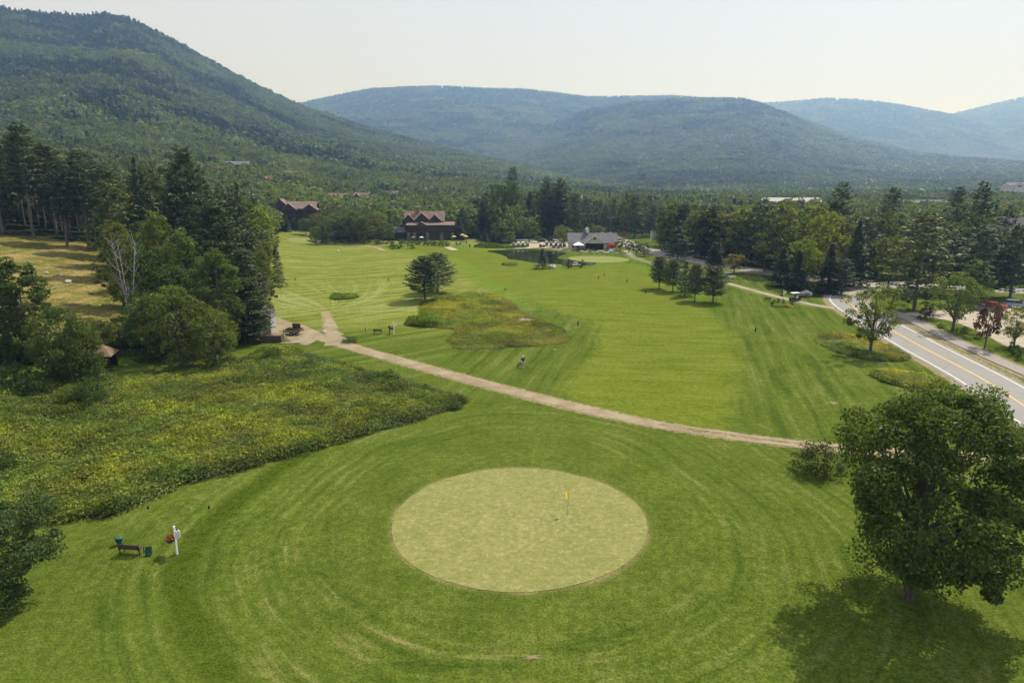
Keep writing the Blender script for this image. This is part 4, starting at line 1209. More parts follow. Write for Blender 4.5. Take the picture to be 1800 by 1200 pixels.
# ------------------------------------------------------------------ forest mass and meadow (instanced stuff)
def proto(name, me):
    return bpy.data.objects.new(name, me)      # referenced by the node groups only


def scatter(name, pts, scl, rot, idx_, tint, protos, label):
    me = bpy.data.meshes.new(name)
    me.vertices.add(len(pts)); me.vertices.foreach_set('co', np.asarray(pts, np.float32).ravel())
    for nm, typ, arr, fld in (('scl', 'FLOAT_VECTOR', scl, 'vector'), ('rot', 'FLOAT_VECTOR', rot, 'vector'), ('pick', 'INT', idx_, 'value'), ('tint', 'FLOAT_COLOR', tint, 'color')):
        a = me.attributes.new(nm, typ, 'POINT'); a.data.foreach_set(fld, np.asarray(arr, np.int32 if typ == 'INT' else np.float32).ravel())
    o = obj(name, me)
    ng = bpy.data.node_groups.new(name + '_nodes', 'GeometryNodeTree')
    ng.interface.new_socket('Geometry', in_out='INPUT', socket_type='NodeSocketGeometry')
    ng.interface.new_socket('Geometry', in_out='OUTPUT', socket_type='NodeSocketGeometry')
    gi = ng.nodes.new('NodeGroupInput'); go = ng.nodes.new('NodeGroupOutput')
    iop = ng.nodes.new('GeometryNodeInstanceOnPoints'); jn = ng.nodes.new('GeometryNodeJoinGeometry')
    infos = []
    for p in protos:
        oi = ng.nodes.new('GeometryNodeObjectInfo'); oi.inputs['Object'].default_value = p; oi.inputs['As Instance'].default_value = True
        infos.append(oi)
    for oi in reversed(infos):
        ng.links.new(oi.outputs['Geometry'], jn.inputs[0])
    def na(nm, typ):
        n = ng.nodes.new('GeometryNodeInputNamedAttribute'); n.data_type = typ; n.inputs['Name'].default_value = nm; return n.outputs['Attribute']
    e2r = ng.nodes.new('FunctionNodeEulerToRotation')
    ng.links.new(na('rot', 'FLOAT_VECTOR'), e2r.inputs[0])
    ng.links.new(gi.outputs[0], iop.inputs['Points']); ng.links.new(jn.outputs[0], iop.inputs['Instance'])
    iop.inputs['Pick Instance'].default_value = True
    ng.links.new(na('pick', 'INT'), iop.inputs['Instance Index'])
    ng.links.new(e2r.outputs[0], iop.inputs['Rotation']); ng.links.new(na('scl', 'FLOAT_VECTOR'), iop.inputs['Scale'])
    ng.links.new(iop.outputs[0], go.inputs[0])
    m = o.modifiers.new('scatter', 'NODES'); m.node_group = ng
    return tag(o, label, None, None, 'stuff')


# unit prototypes: height 1, width about 1
def blob_tree(seed, n_clump, n_leaf, leaf):
    c, _ = deciduous(seed, 1.0, 1.0, 0.08, n_clump, n_leaf, leaf, 0.8, 0.08, 0, 0.20, 0, 0.01, 0.5, None, M_LEAF_I)
    return c


def cone_tree(seed, leaf, dens, step, shape='spruce'):
    c, _ = pine(seed, 10.0, 4.4, 0.05, step, 6, leaf, dens, shape, 0.1, M_LEAF_I)
    v = np.zeros(len(c.vertices) * 3, np.float32); c.vertices.foreach_get('co', v); v = v.reshape(-1, 3) * np.array([1 / 4.4, 1 / 4.4, 0.1]); c.vertices.foreach_set('co', v.astype(np.float32).ravel())
    return c


near_p = [proto('broadleaf', blob_tree(200 + i, 34, 16, 0.11)) for i in range(4)] + [proto('conifer', cone_tree(210 + i, 0.85, 4.5, 0.75, 'spruce' if i < 2 else 'pine')) for i in range(3)]
far_p = [proto('broadleaf_far', blob_tree(220 + i, 16, 8, 0.22)) for i in range(4)] + [proto('conifer_far', cone_tree(230 + i, 1.5, 2.2, 1.3)) for i in range(3)]

TR = np.array(TREES)


def forest_points(ra, rb, spacing, azlim, seed):
    rg = np.random.default_rng(seed)
    out = []; r = ra
    while r < rb:
        s = spacing(r); n = int(2 * azlim * r / s)
        a = (np.arange(n) + rg.random(n) * 0.9) / n * 2 * azlim - azlim
        rr = r + (rg.random(n) - 0.5) * s * 0.95
        out.append(np.c_[rr * np.sin(a), rr * np.cos(a), np.full(n, s)])
        r += s
    return np.concatenate(out)


HOUSES_CLEAR = []       # (x, y, radius) filled in by the buildings


def visible(x, y, z):
    """Keep what the camera (or a step beside it) can see over the ground in front."""
    az = np.arctan2(x, y); r = np.hypot(x, y)
    aa = np.linspace(-0.85, 0.85, 500); rr = np.geomspace(150, 9500, 420)
    T = (H(np.outer(np.sin(aa), rr), np.outer(np.cos(aa), rr)) - CAM_H) / rr
    M = np.maximum.accumulate(T, axis=1)
    ai = np.clip(((az + 0.85) / 1.7 * 499).round().astype(int), 0, 499); ri = np.clip(np.searchsorted(rr, r * 0.96), 0, 419)
    return (z - CAM_H) / r > M[ai, ri] - 0.004


def make_forest(name, P, protos, base_h, label, seed, ntall):
    rg = np.random.default_rng(seed)
    x, y, s = P.T
    r = np.hypot(x, y)
    ok = np.ones(len(x), bool)
    m = r < 520
    ok[m] &= (sdf_poly(x[m], y[m], LAWN) < -2.5) & (sdf_poly(x[m], y[m], FIELD) < 0) & (dist_line(x[m], y[m], ROAD2) > 9) & (dist_line(x[m], y[m], ROAD) > 10) & (dist_line(x[m], y[m], LOTROAD) > 9) & (sdf_poly(x[m], y[m], GRAVEL) < -2)
    # lawn beyond the photograph's frame and sight lines down the road
    for i in np.where(m & ok)[0]:
        if np.any((TR[:, 0] - x[i]) ** 2 + (TR[:, 1] - y[i]) ** 2 < (TR[:, 2] * 0.8 + 1.2) ** 2): ok[i] = False
    for hx, hy, hr in HOUSES_CLEAR:
        ok &= (x - hx) ** 2 + (y - hy) ** 2 > hr ** 2
        # keep a cut in front of houses so that their roofs stay in sight
        a = math.atan2(hx, hy); rh = math.hypot(hx, hy)
        dr = rh - r; lat = np.abs(np.arctan2(x, y) - a) * r
        ok &= ~((dr > 0) & (dr < hr * 4.0) & (lat < hr * 0.95))
    x, y, s, r = x[ok], y[ok], s[ok], r[ok]
    z = H(x, y)
    v = visible(x, y, z + 16)
    x, y, z, s, r = x[v], y[v], z[v], s[v], r[v]
    n = len(x)
    pc = fbm(x / 160.0 + 3, y / 160.0 + 8) + 0.0009 * np.clip(z - 180, 0, 250) + 0.10 * (fbm(x / 35.0, y / 35.0 + 40) - 0.47)
    con = rg.random(n) < smooth(0.53, 0.66, pc) * 0.85 + 0.015
    hgt = base_h * (0.72 + 0.5 * rg.random(n)) * np.where(con, 1.08, 1.0)
    wid = s * np.where(con, 1.15, 1.35) * (0.65 + 0.5 * rg.random(n) + 0.6 * rg.random(n) ** 4)
    hgt = np.clip(np.maximum(hgt, wid * 0.85), 0, 19)
    scl = np.c_[wid, wid * (0.9 + 0.2 * rg.random(n)), hgt]
    rot = np.c_[np.zeros((n, 2)), rg.random(n) * 6.283]
    pick = np.where(con, 4 + rg.integers(0, 3, n), rg.integers(0, 4, n))
    f = 0.70 + 0.45 * rg.random(n) + 1.1 * (fbm(x / 60.0 + 90, y / 60.0) - 0.47) + 0.8 * (fbm(x / 400.0, y / 400.0 + 60) - 0.47)
    warm = rg.random(n) ** 3 * 0.3 + 0.6 * (fbm(x / 220.0 + 20, y / 220.0 + 5) - 0.47)
    tint = np.c_[f * (1 + warm), f * (1 + 0.35 * warm), f * (1 - 0.4 * warm), np.ones(n)]
    red = rg.random(n) < 0.006
    tint[red] *= np.array([1.9, 0.95, 0.8, 1])
    tint[con] = tint[con] * np.array([0.46, 0.56, 0.58, 1])
    pz = np.c_[x, y, z - 0.6]
    scatter(name, pz, scl, rot, pick, tint, protos, label)
    print(name, n)


def build_forests():
    make_forest('forest', forest_points(230, 950, lambda r: 7.6, 0.78, 1), near_p, 13.0, 'mixed forest covering the valley floor and lower slopes', 2, 0)
    make_forest('mountain_forest', forest_points(950, 10000, lambda r: max(8.5, r * 0.0042), 0.74, 3), far_p, 13.0, 'distant forest covering the mountain slopes', 4, 0)


# --- meadow plants
def weed_mesh(seed, n, h, w, leaf, aspect, top=0.0):
    rg = np.random.default_rng(seed)
    a = rg.random(n) * 6.283; rad = np.sqrt(rg.random(n)) * w / 2; z = h * (0.10 + 0.9 * rg.random(n) ** 0.7) * (1 - 0.45 * (rad / (w / 2)) ** 2)
    P = np.c_[np.cos(a) * rad, np.sin(a) * rad, z]
    nd = np.c_[np.cos(a) * 0.5, np.sin(a) * 0.5, np.ones(n)]
    return crown_mesh('weed', [leaf_quads(P, nd, leaf, aspect, rg, 0.5)], M_WEED_I)


def blade_mesh(seed, n, h, w):
    rg = np.random.default_rng(seed)
    V = []; Fc = []
    for i in range(n):
        a = rg.random() * 6.283; r = math.sqrt(rg.random()) * w / 2; b = rg.random() * 6.283
        p = np.array([math.cos(a) * r, math.sin(a) * r, 0]); l = h * (0.6 + 0.5 * rg.random()); ln = np.array([math.cos(b), math.sin(b), 0]) * l * 0.35
        sd = np.array([-math.sin(b), math.cos(b), 0]) * 0.045
        k = len(V); V += [p - sd, p + sd, p + sd * 0.5 + ln * 0.4 + [0, 0, l * 0.6], p + ln + [0, 0, l]]; Fc.append((k, k + 1, k + 2, k + 3))
    return np_mesh('blades', V, Fc, M_WEED_I)


weed_p = [proto('leafy_weed', weed_mesh(300 + i, 75, 1.15, 1.7, 0.25, 0.6)) for i in range(3)] + [proto('grass_tuft', blade_mesh(310 + i, 34, 1.0, 1.1)) for i in range(2)] + [proto('flowering_weed', weed_mesh(320, 40, 1.2, 1.1, 0.16, 0.7)), proto('woody_weed', weed_mesh(321, 190, 1.5, 2.4, 0.24, 0.6))]


def in_poly_points(poly, n, seed):
    rg = np.random.default_rng(seed); lo, hi = poly.min(0), poly.max(0)
    q = lo + rg.random((n, 2)) * (hi - lo)
    return q[sdf_poly(q[:, 0], q[:, 1], poly) > 0.15]


def plants(name, poly, n, seed, hs, label, cols, wts, edge_tall=0.0, zs=1.0, tufty=0.3):
    rg = np.random.default_rng(seed + 1)
    q = in_poly_points(poly, n, seed); x, y = q.T; m = len(x)
    if name == 'native_grass':
        c0 = gp(924, 562); kp = ((x - c0.x) / 2.6) ** 2 + ((y - c0.y) / 2.4) ** 2 > 1; x, y = x[kp], y[kp]; m = len(x)
    sd = sdf_poly(x, y, poly)
    # patches of one kind of plant
    a = fbm(x / 4.5 + seed, y / 4.5, 3); b = fbm(x / 5.0 + 50 + seed, y / 5.0 + 3, 3); c = fbm(x / 4.2 + 9, y / 4.2, 2)
    v = np.clip((a - 0.28) / 0.38 + 0.13 * rg.normal(size=m), 0, 0.999)
    ci = np.searchsorted(np.cumsum(wts), v * sum(wts)); ci = np.clip(ci, 0, len(cols) - 1)
    f = (0.62 + 0.76 * rg.random(m)) * (0.65 + 1.2 * (b - 0.2))
    tint = np.c_[np.array(cols)[ci] * f[:, None], np.ones(m)]
    h = hs * (0.6 + 0.5 * rg.random(m)) * (0.45 + 1.25 * np.clip((c - 0.2) / 0.6, 0, 1)) * (1 + edge_tall * np.exp(-sd / 1.2))
    wd = zs * (0.75 + 0.5 * rg.random(m))
    pick = np.where(rg.random(m) < tufty, 3 + rg.integers(0, 2, m), rg.integers(0, 3, m))
    pick = np.where((rg.random(m) < 0.10), 5, pick)
    if name == 'meadow':
        ed = sd < 1.6
        tint[ed] *= np.array([0.62, 0.70, 0.8, 1]); pick = np.where(ed, rg.integers(0, 3, m), pick)
        big = rg.random(m) < 0.02 * smooth(0.4, 0.6, b)
        pick = np.where(big, 6, pick); tint[big] *= np.array([0.7, 0.8, 0.8, 1])
    scatter(name, np.c_[x, y, H(x, y) - 0.03], np.c_[wd, wd, h], np.c_[np.zeros((m, 2)), rg.random(m) * 6.283], pick, tint, weed_p, label)
    print(name, m)


def build_meadow():
    plants('meadow', MEADOW, 19000, 5, 0.85, 'overgrown meadow of weeds and goldenrod left of the green',
           [(0.55, 0.68, 0.52), (0.70, 0.82, 0.62), (0.85, 0.82, 0.62), (0.95, 1.0, 0.58), (1.12, 1.12, 0.58)], [0.22, 0.28, 0.2, 0.2, 0.10], 0.3)
    plants('native_grass', NATIVE, 12500, 8, 0.55, 'island of tall native grass beside the fairway',
           [(0.8, 0.88, 0.6), (1.0, 0.95, 0.6), (1.0, 0.95, 0.6), (1.3, 1.12, 0.5)], [0.25, 0.35, 0.3, 0.1], 0.1, 0.9, 0.6)
    for nm, px, py, hw, hh, n, hs, lb, cols in (
            ('reeds', 880, 434.5, 46, 2.0, 1100, 1.5, 'band of green reeds at the left end of the pond', [(0.38, 0.5, 0.36), (0.5, 0.6, 0.4)]),
            ('weed_patch', 605, 522.5, 22, 5.0, 420, 0.8, 'oval weed patch in the far left lawn', [(0.8, 1.0, 0.6), (1.0, 1.1, 0.7)]),
            ('weed_patch', 756, 569, 42, 6.0, 900, 1.3, 'dark weedy strip at the left tip of the native grass', [(0.55, 0.75, 0.5), (0.8, 0.95, 0.5)]),
            ('weed_patch', 896, 465.5, 14, 2.0, 160, 0.7, 'small oval weed patch near the pond', [(0.8, 1.0, 0.6), (1.0, 1.1, 0.7)]),
            ('weed_patch', 1512, 612, 62, 24, 2300, 0.62, 'weedy wild flower bed under the open roadside tree', [(0.6, 0.75, 0.6), (0.95, 0.95, 0.75), (1.3, 1.0, 0.6)]),
            ('weed_patch', 1592, 668, 46, 16, 1500, 0.62, 'yellowish wild flower bed behind the large maple', [(0.75, 0.8, 0.5), (1.0, 0.95, 0.5), (1.4, 1.05, 0.35)]),
            ('flower_bed', 1374, 538, 17, 2.2, 260, 0.34, 'bright bed of yellow and orange flowers at the right tee', [(0.7, 0.9, 0.5), (0.6, 0.8, 0.5), (2.6, 1.7, 0.25), (2.0, 0.8, 0.4)]),
            ('flower_bed', 1042, 441.0, 38, 1.8, 420, 0.55, 'planted flower bed before the club house', [(1.2, 1.3, 0.6), (2.2, 2.0, 0.9), (0.8, 1.0, 0.6)])):
        e, c = ellipse_px(px, py, hw, hh, 28)
        plants(nm, e, n, int(px) % 97, hs, lb, cols, [1.0 / len(cols)] * len(cols), 0.0, 0.5 if hs < 0.3 else 0.8, 0.9 if nm in ('reeds', 'rough_grass') else 0.35)
# ------------------------------------------------------------------ building materials
def plank_mat(name, c, c2, pitch=0.25, vertical=False):
    t = NT(name); p = t.objco(); q = t.sep(p)
    ax = t.math('ADD', q[0], q[1]) if vertical else q[2]
    saw = t.math('FRACT', t.math('DIVIDE', ax, pitch))
    n = t.noise(p, 1.5, 4.0, 0.65)
    col = t.mix(t.rng(n, 0.3, 0.7), c, c2)
    col = t.mix(t.rng(saw, 0.10, 0.0, 0.0, 0.5), col, tuple(x * 0.4 for x in c))
    return t.done(t.principled(col, 0.8, t.bump(saw, 0.5, 0.03), 0.2))


def shingle_mat(name, c, c2):
    t = NT(name); p = t.objco()
    n = t.noise(p, 0.6, 4.0, 0.6); m = t.noise(p, 9.0, 2.0, 0.7)
    col = t.mix(t.rng(t.math('ADD', t.math('MULTIPLY', n, 0.5), t.math('MULTIPLY', m, 0.5)), 0.35, 0.65), c, c2)
    return t.done(t.principled(col, 0.85, t.bump(m, 0.4, 0.03), 0.2))


M_LOG = plank_mat('brown_log_wall', (0.040, 0.022, 0.015), (0.075, 0.040, 0.026), 0.3)
M_LODGE_ROOF = shingle_mat('lodge_shingle', (0.145, 0.105, 0.085), (0.23, 0.17, 0.14))
M_RED_ROOF = shingle_mat('reddish_shingle', (0.17, 0.095, 0.075), (0.26, 0.15, 0.12))
M_GREY_ROOF = shingle_mat('grey_shingle', (0.115, 0.115, 0.125), (0.165, 0.165, 0.175))
M_PALE_ROOF = shingle_mat('pale_metal_roof', (0.38, 0.36, 0.35), (0.46, 0.44, 0.43))
M_CREAM = plank_mat('cream_clapboard', (0.56, 0.53, 0.42), (0.62, 0.59, 0.48), 0.2)
M_WHITE = plank_mat('white_clapboard', (0.66, 0.67, 0.68), (0.74, 0.74, 0.74), 0.2)
M_SHED = plank_mat('pale_shed_boards', (0.30, 0.31, 0.30), (0.38, 0.38, 0.37), 0.22, True)
M_TRIM = simple('white_trim', (0.75, 0.75, 0.72), 0.6, 0.08)
M_STONE = simple('field_stone', (0.20, 0.15, 0.12), 0.9, 0.5, 1.6, 0.5)
M_BRICK = simple('chimney_stone', (0.24, 0.15, 0.11), 0.9, 0.4, 2.5, 0.5)
M_GLASS = simple('dark_glass', (0.018, 0.022, 0.026), 0.08, 0.2, 0.6, 0.0, 0.6)
M_FRAME = simple('brown_frame', (0.055, 0.032, 0.022), 0.7, 0.3)
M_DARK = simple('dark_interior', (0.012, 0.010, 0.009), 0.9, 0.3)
M_BLACK = simple('black_metal', (0.018, 0.018, 0.02), 0.5, 0.3)
M_TYRE = simple('tyre_rubber', (0.014, 0.014, 0.014), 0.85, 0.3)
M_STEEL = simple('steel', (0.45, 0.46, 0.47), 0.35, 0.15, 3.0, 0, 0.5, 0.8)
M_WOOD = simple('weathered_wood', (0.115, 0.085, 0.065), 0.85, 0.4, 4.0, 0.3)
M_PALEWOOD = simple('pale_timber', (0.42, 0.36, 0.28), 0.85, 0.3, 4.0, 0.3)
M_GREENP = simple('green_plastic', (0.020, 0.085, 0.055), 0.5, 0.25)
M_TEAL = simple('teal_plastic', (0.02, 0.10, 0.085), 0.45, 0.2)
M_WPAINT = simple('white_paint', (0.78, 0.78, 0.77), 0.5, 0.06)
M_YFLAG = leaf_material('yellow_cloth', (0.85, 0.62, 0.03), 0.55, False, 0.05, (1, 1, 1))
M_RED = simple('red_paint', (0.55, 0.06, 0.05), 0.5, 0.15)
M_BLUE = simple('blue_cloth', (0.10, 0.22, 0.55), 0.7, 0.15)
M_ROCK = simple('pale_rock', (0.58, 0.55, 0.49), 0.9, 0.35, 2.0, 0.6)
M_GROCK = simple('grey_rock', (0.19, 0.18, 0.18), 0.9, 0.35, 2.0, 0.6)
M_MULCH = simple('mulch', (0.26, 0.15, 0.09), 0.95, 0.4, 6.0, 0.6)
M_SKIN = simple('skin', (0.50, 0.30, 0.21), 0.6, 0.1)
M_SHOE = simple('white_shoe', (0.70, 0.70, 0.70), 0.6, 0.1)


def gable(mb_w, mb_r, x0, x1, y0, y1, zb, ze, zr, axis='x', o=0.5, th=0.22, ridge_o=None):
    """Walls x0..x1,y0..y1 from zb to eave ze with a ridge at zr along axis; adds roof slabs with overhang o."""
    if axis == 'x':
        c = (y0 + y1) / 2; half = (y1 - y0) / 2
        mb_w.prism([(y0, zb), (y1, zb), (y1, ze), (c, zr), (y0, ze)], x0, x1, 'x')
    else:
        c = (x0 + x1) / 2; half = (x1 - x0) / 2
        mb_w.prism([(x0, zb), (x1, zb), (x1, ze), (c, zr), (x0, ze)], y0, y1, 'y')
    sl = (zr - ze) / half; e = half + o; lift = 0.06
    poly = [(c - e, ze - sl * o + lift), (c, zr + lift), (c + e, ze - sl * o + lift), (c + e, ze - sl * o + lift + th), (c, zr + lift + th * 1.15), (c - e, ze - sl * o + lift + th)]
    ro = o if ridge_o is None else ridge_o
    if axis == 'x': mb_r.prism(poly, x0 - ro, x1 + ro, 'x')
    else: mb_r.prism(poly, y0 - ro, y1 + ro, 'y')


def window(root, x, z, w, h, y, frame=M_FRAME, glass=M_GLASS, side=None, mull=True):
    """Window on a wall facing -y at plane y (or on a side wall facing +/-x at plane side)."""
    mb = MB(); t = 0.10
    def bx(m, cx, cz, ww, hh, dy, th):
        if side is None: m.box((cx, y - dy, cz), (ww, th, hh))
        else: m.box((side + math.copysign(dy, side), cx, cz), (th, ww, hh))
    for sx in (-1, 1): bx(mb, x + sx * (w / 2), z, t, h + t, 0.05, 0.13)
    for sz in (-1, 1): bx(mb, x, z + sz * (h / 2), w - t, t, 0.05, 0.13)
    if mull and w > 0.8: bx(mb, x, z, 0.06, h - t, 0.05, 0.10)
    f = mb.build('window', frame, root)
    p = MB(); bx(p, x, z, w - t * 0.5, h - t * 0.5, 0.015, 0.05); p.build('pane', glass, f)
    return f


# ------------------------------------------------------------------ three gabled lodge
pL = gp(750, 421.5); pxm = F / (pL.y * cp + CAM_H * sp)
lo = empty('lodge', pL, 0.04, 'brown three gabled lodge with stone pillars behind the hedge', 'building')
def lx(px): return (px - 750) / pxm
W, R = MB(), MB()
gable(W, R, lx(712), lx(780), 3.0, 13.0, -1.0, 8.6, 12.6, 'x', 0.5)
W.build('wall', M_LOG, lo); rf = R.build('roof', M_LODGE_ROOF, lo)
MB().box((lx(733), 7.2, 12.6), (1.5, 1.4, 4.4)).build('chimney', M_BRICK, rf)
MB().box((lx(733), 7.2, 14.95), (2.0, 1.9, 0.3)).build('chimney_cap', M_ROCK, rf)
for cx, w, zr in ((718.5, 5.6, 11.3), (742, 8.0, 12.0), (764.5, 6.0, 11.3)):
    W, R = MB(), MB(); x = lx(cx)
    gable(W, R, x - w / 2, x + w / 2, 2.4, 8.0, 6.9, 8.4, zr, 'y', 0.45)
    g = W.build('gable', M_LOG, lo); R.build('gable_roof', M_LODGE_ROOF, g)
    window(lo, x, 8.3, w * 0.45, 2.0, 2.38)
W = MB().box((lx(757.5), 0.6, 3.2), (lx(798) - lx(717), 4.8, 7.6)); W.build('porch_wall', M_LOG, lo)
R = MB().prism([(-2.8, 6.75), (3.6, 7.9), (3.6, 8.15), (-2.8, 7.0)], lx(715.5), lx(800), 'x'); pr = R.build('porch_roof', M_LODGE_ROOF, lo)
W, R = MB(), MB(); gable(W, R, lx(731), lx(753), -2.6, 2.2, 5.6, 6.5, 8.1, 'y', 0.3); W.build('porch_gable', M_LOG, lo); R.build('porch_gable_roof', M_LODGE_ROOF, pr)
for cx in (719.5, 730, 752.5, 777, 796):
    MB().box((lx(cx), -2.2, 1.4), (1.7, 1.0, 4.2), None, 0.88).build('pillar', M_STONE, lo)
for cx, w in ((724.5, 1.6), (741, 4.6), (765, 5.0), (786.5, 3.2)):
    window(lo, lx(cx), 1.6, w, 2.7, -1.82); window(lo, lx(cx), 5.1, w, 2.0, -1.82)
W, R = MB(), MB(); gable(W, R, lx(694), lx(712) - 0.05, 2.0, 9.0, -1.0, 3.4, 5.4, 'x', 0.4)
wg = W.build('wing', M_LOG, lo); R.build('wing_roof', M_GREY_ROOF, wg)
HOUSES_CLEAR.append((pL.x, pL.y + 4, 17))

# ------------------------------------------------------------------ left lodge
pL2 = gp(522, 404); pxm2 = F / (pL2.y * cp + CAM_H * sp)
lo2 = empty('lodge', pL2, 0.12, 'dark brown lodge with two gables at the far left lawn', 'building')
def lx2(px): return (px - 522) / pxm2
W, R = MB(), MB(); gable(W, R, lx2(503), lx2(555), 1.0, 12.0, -2.0, 11.0, 14.2, 'x', 0.6)
W.build('wall', M_LOG, lo2); R.build('roof', M_LODGE_ROOF, lo2)
for cx, w, zr in ((511, 7.0, 13.4), (546, 6.5, 13.0)):
    W, R = MB(), MB(); x = lx2(cx); gable(W, R, x - w / 2, x + w / 2, -0.6, 6.0, -2.0, 10.6, zr, 'y', 0.7)
    g = W.build('gable', M_LOG, lo2); R.build('gable_roof', M_LODGE_ROOF, g)
    for z in (2.2, 5.8, 9.3): window(lo2, x, z, w * 0.5, 1.9, -0.62)
W, R = MB(), MB(); gable(W, R, lx2(488), lx2(503) - 0.05, 2.0, 10.0, -2.0, 13.4, 15.6, 'y', 0.6)
g = W.build('stair_tower', M_LOG, lo2); R.build('tower_roof', M_LODGE_ROOF, g)
window(lo2, lx2(495), 10.8, 2.0, 1.8, 1.98); window(lo2, lx2(495), 5.5, 2.0, 1.8, 1.98)
for cx in (522, 529, 536):
    for z in (2.2, 5.8, 9.2): window(lo2, lx2(cx), z, 1.6, 1.8, 0.98)
HOUSES_CLEAR.append((pL2.x, pL2.y + 5, 15))

# ------------------------------------------------------------------ club house
pC = gp(1042, 441.0); pxc = F / (pC.y * cp + CAM_H * sp)
ch = empty('club_house', pC, -0.05, 'cream club house with grey roof and dark gabled porch by the pond', 'building')
def lc(px): return (px - 1042) / pxc
W, R = MB(), MB(); gable(W, R, lc(1000), lc(1084), 2.0, 11.0, -0.6, 3.1, 6.3, 'x', 0.5)
W.build('wall', M_CREAM, ch); rf = R.build('roof', M_GREY_ROOF, ch)
W, R = MB(), MB(); xa, xb = lc(1028), lc(1062)
gable(W, R, xa + 0.3, xb - 0.3, 0.4, 6.4, 2.9, 3.0, 5.9, 'y', 0.5)
pg_ = W.build('porch_gable', M_CREAM, ch); R.build('porch_roof', M_GREY_ROOF, pg_)
t = MB(); hw = (xb - xa) / 2 + 0.25; cx = (xa + xb) / 2; sl = math.atan2(2.95, hw)
L = math.hypot(hw, 2.95)
for s in (-1, 1): t.box((cx + s * hw / 2, -0.16, 4.52), (L, 0.14, 0.34), (0, s * sl, 0))
t.build('barge_board', M_TRIM, ch)
MB().box((cx, 0.9, 1.15), (xb - xa - 1.0, 0.4, 3.3)).build('porch_shade_panel', M_DARK, ch)  # solid near-black box; the shade under the porch is put into its colour
for i in range(5): MB().box((xa + 0.45 + i * (xb - xa - 0.9) / 4, 0.5, 1.15), (0.22, 0.22, 3.3)).build('post', M_FRAME, ch)
MB().tube([(cx, 0.34, 4.7), (cx, 0.20, 4.7)], 0.42, 14).build('round_vent', M_BLACK, ch)
MB().box((lc(1029), 5.6, 6.4), (0.9, 0.9, 2.0)).build('chimney', M_GROCK, rf)
cu = MB().box((lc(1033), 6.5, 7.3), (1.3, 1.3, 1.4)).prism([(lc(1033) - 0.9, 8.0), (lc(1033) + 0.9, 8.0), (lc(1033), 9.0)], 5.6, 7.4, 'y'); cu.build('cupola', M_TRIM, rf)
for px in (1008, 1016, 1068, 1076): window(ch, lc(px), 1.7, 1.1, 1.4, 2.0, M_TRIM)
for y in (4.5, 7.5): window(ch, y, 1.7, 1.1, 1.4, 0, M_TRIM, M_GLASS, lc(1000))
MB().box((lc(1064.5), 1.94, 1.0), (1.1, 0.1, 2.2)).build('door', M_TRIM, ch)
HOUSES_CLEAR.append((pC.x, pC.y + 4, 14))

# ------------------------------------------------------------------ other buildings
def small_house(label, px, py, d, w, dep, eave, ridge, wall, roof, rz=0.0, chim=True, nwin=3, name='house', extra=None, mid=True):
    p = at(px, d); zt = top_z(px, py, d); base = zt - ridge
    drop = max(1.0, base - p.z + 1.0)
    p.z = base
    h = empty(name, p, rz, label, 'building')
    W, R = MB(), MB(); gable(W, R, -w / 2, w / 2, -dep / 2, dep / 2, -drop, eave, ridge, 'x', 0.5)
    W.build('wall', wall, h); r = R.build('roof', roof, h)
    if mid:
        W, R = MB(), MB(); gable(W, R, -w * 0.32, w * 0.02, -dep / 2 - 1.6, 0, -drop, eave - 0.2, ridge - 0.6, 'y', 0.5)
        g = W.build('gable', wall, h); R.build('gable_roof', roof, g)
        window(h, -w * 0.15, eave - 0.4, w * 0.14, 1.6, -dep / 2 - 1.62)
    if chim: MB().box((w * 0.3, 0.6, ridge + 0.3), (1.1, 1.1, 2.2)).build('chimney', M_BRICK, r)
    for i in range(nwin): window(h, w * (0.12 + 0.3 * i / max(1, nwin - 1)), eave - 1.5, 1.2, 1.4, -dep / 2 - 0.02)
    HOUSES_CLEAR.append((p.x, p.y, max(w, dep) * 0.62))
    return h


def d_for(px, py, ridge, lo_=300, hi=1500):
    for d in np.arange(lo_, hi, 5.0):
        q = at(px, d)
        if q.z + ridge >= top_z(px, py, d): return float(d)
    return hi


def hh(label, px, py, wpx, ridge, roof, lo_=300, wall=None, **kw):
    d = d_for(px, py, ridge, lo_); w = wpx * d / F
    return small_house(label, px, py, d, w, min(12, w * 0.6), ridge - 3.2, ridge, wall or M_LOG, roof, **kw)


hh('large dark house with grey roof high on the left slope', 424, 284, 44, 12, M_GREY_ROOF, 420)
hh('reddish roofed house below the large house on the slope', 478, 310, 26, 10, M_RED_ROOF, 420)
hh('brown roofed house right of the reddish house on the slope', 513, 301, 30, 11, M_LODGE_ROOF, 430)
hh('small brown roofed house among the trees at the upper left', 119, 254, 20, 10, M_RED_ROOF, 320, nwin=2)
hh('grey roofed house half hidden right of the upper left house', 216, 262, 16, 10, M_GREY_ROOF, 320, nwin=2)
hh('red roofed lodge cluster left above the wooded middle', 598, 340, 34, 12, M_RED_ROOF, 380, rz=0.1)
hh('dark gabled lodge right of the red roofed lodge', 638, 339, 32, 12, M_LODGE_ROOF, 380, rz=-0.1)
hh('brown roofed lodge half hidden left of the tall pine wood', 688, 336, 28, 12, M_LODGE_ROOF, 380)
small_house('long pale roofed building beyond the right-hand woods', 1387, 348, 620, 52, 16, 5.0, 9.0, M_WHITE, M_PALE_ROOF, 0.0, False, 4)
small_house('dark grey roofed building beyond the snag', 1622, 352, 560, 36, 14, 6.0, 9.0, M_LOG, M_GREY_ROOF, 0.1, True, 3)
small_house('distant grey roofed building at the right edge of the valley', 1785, 321, 900, 34, 16, 7.0, 11.0, M_CREAM, M_GREY_ROOF, 0.0, False, 3)
pW = at(1783, 232); zt = top_z(1789, 383, 232)
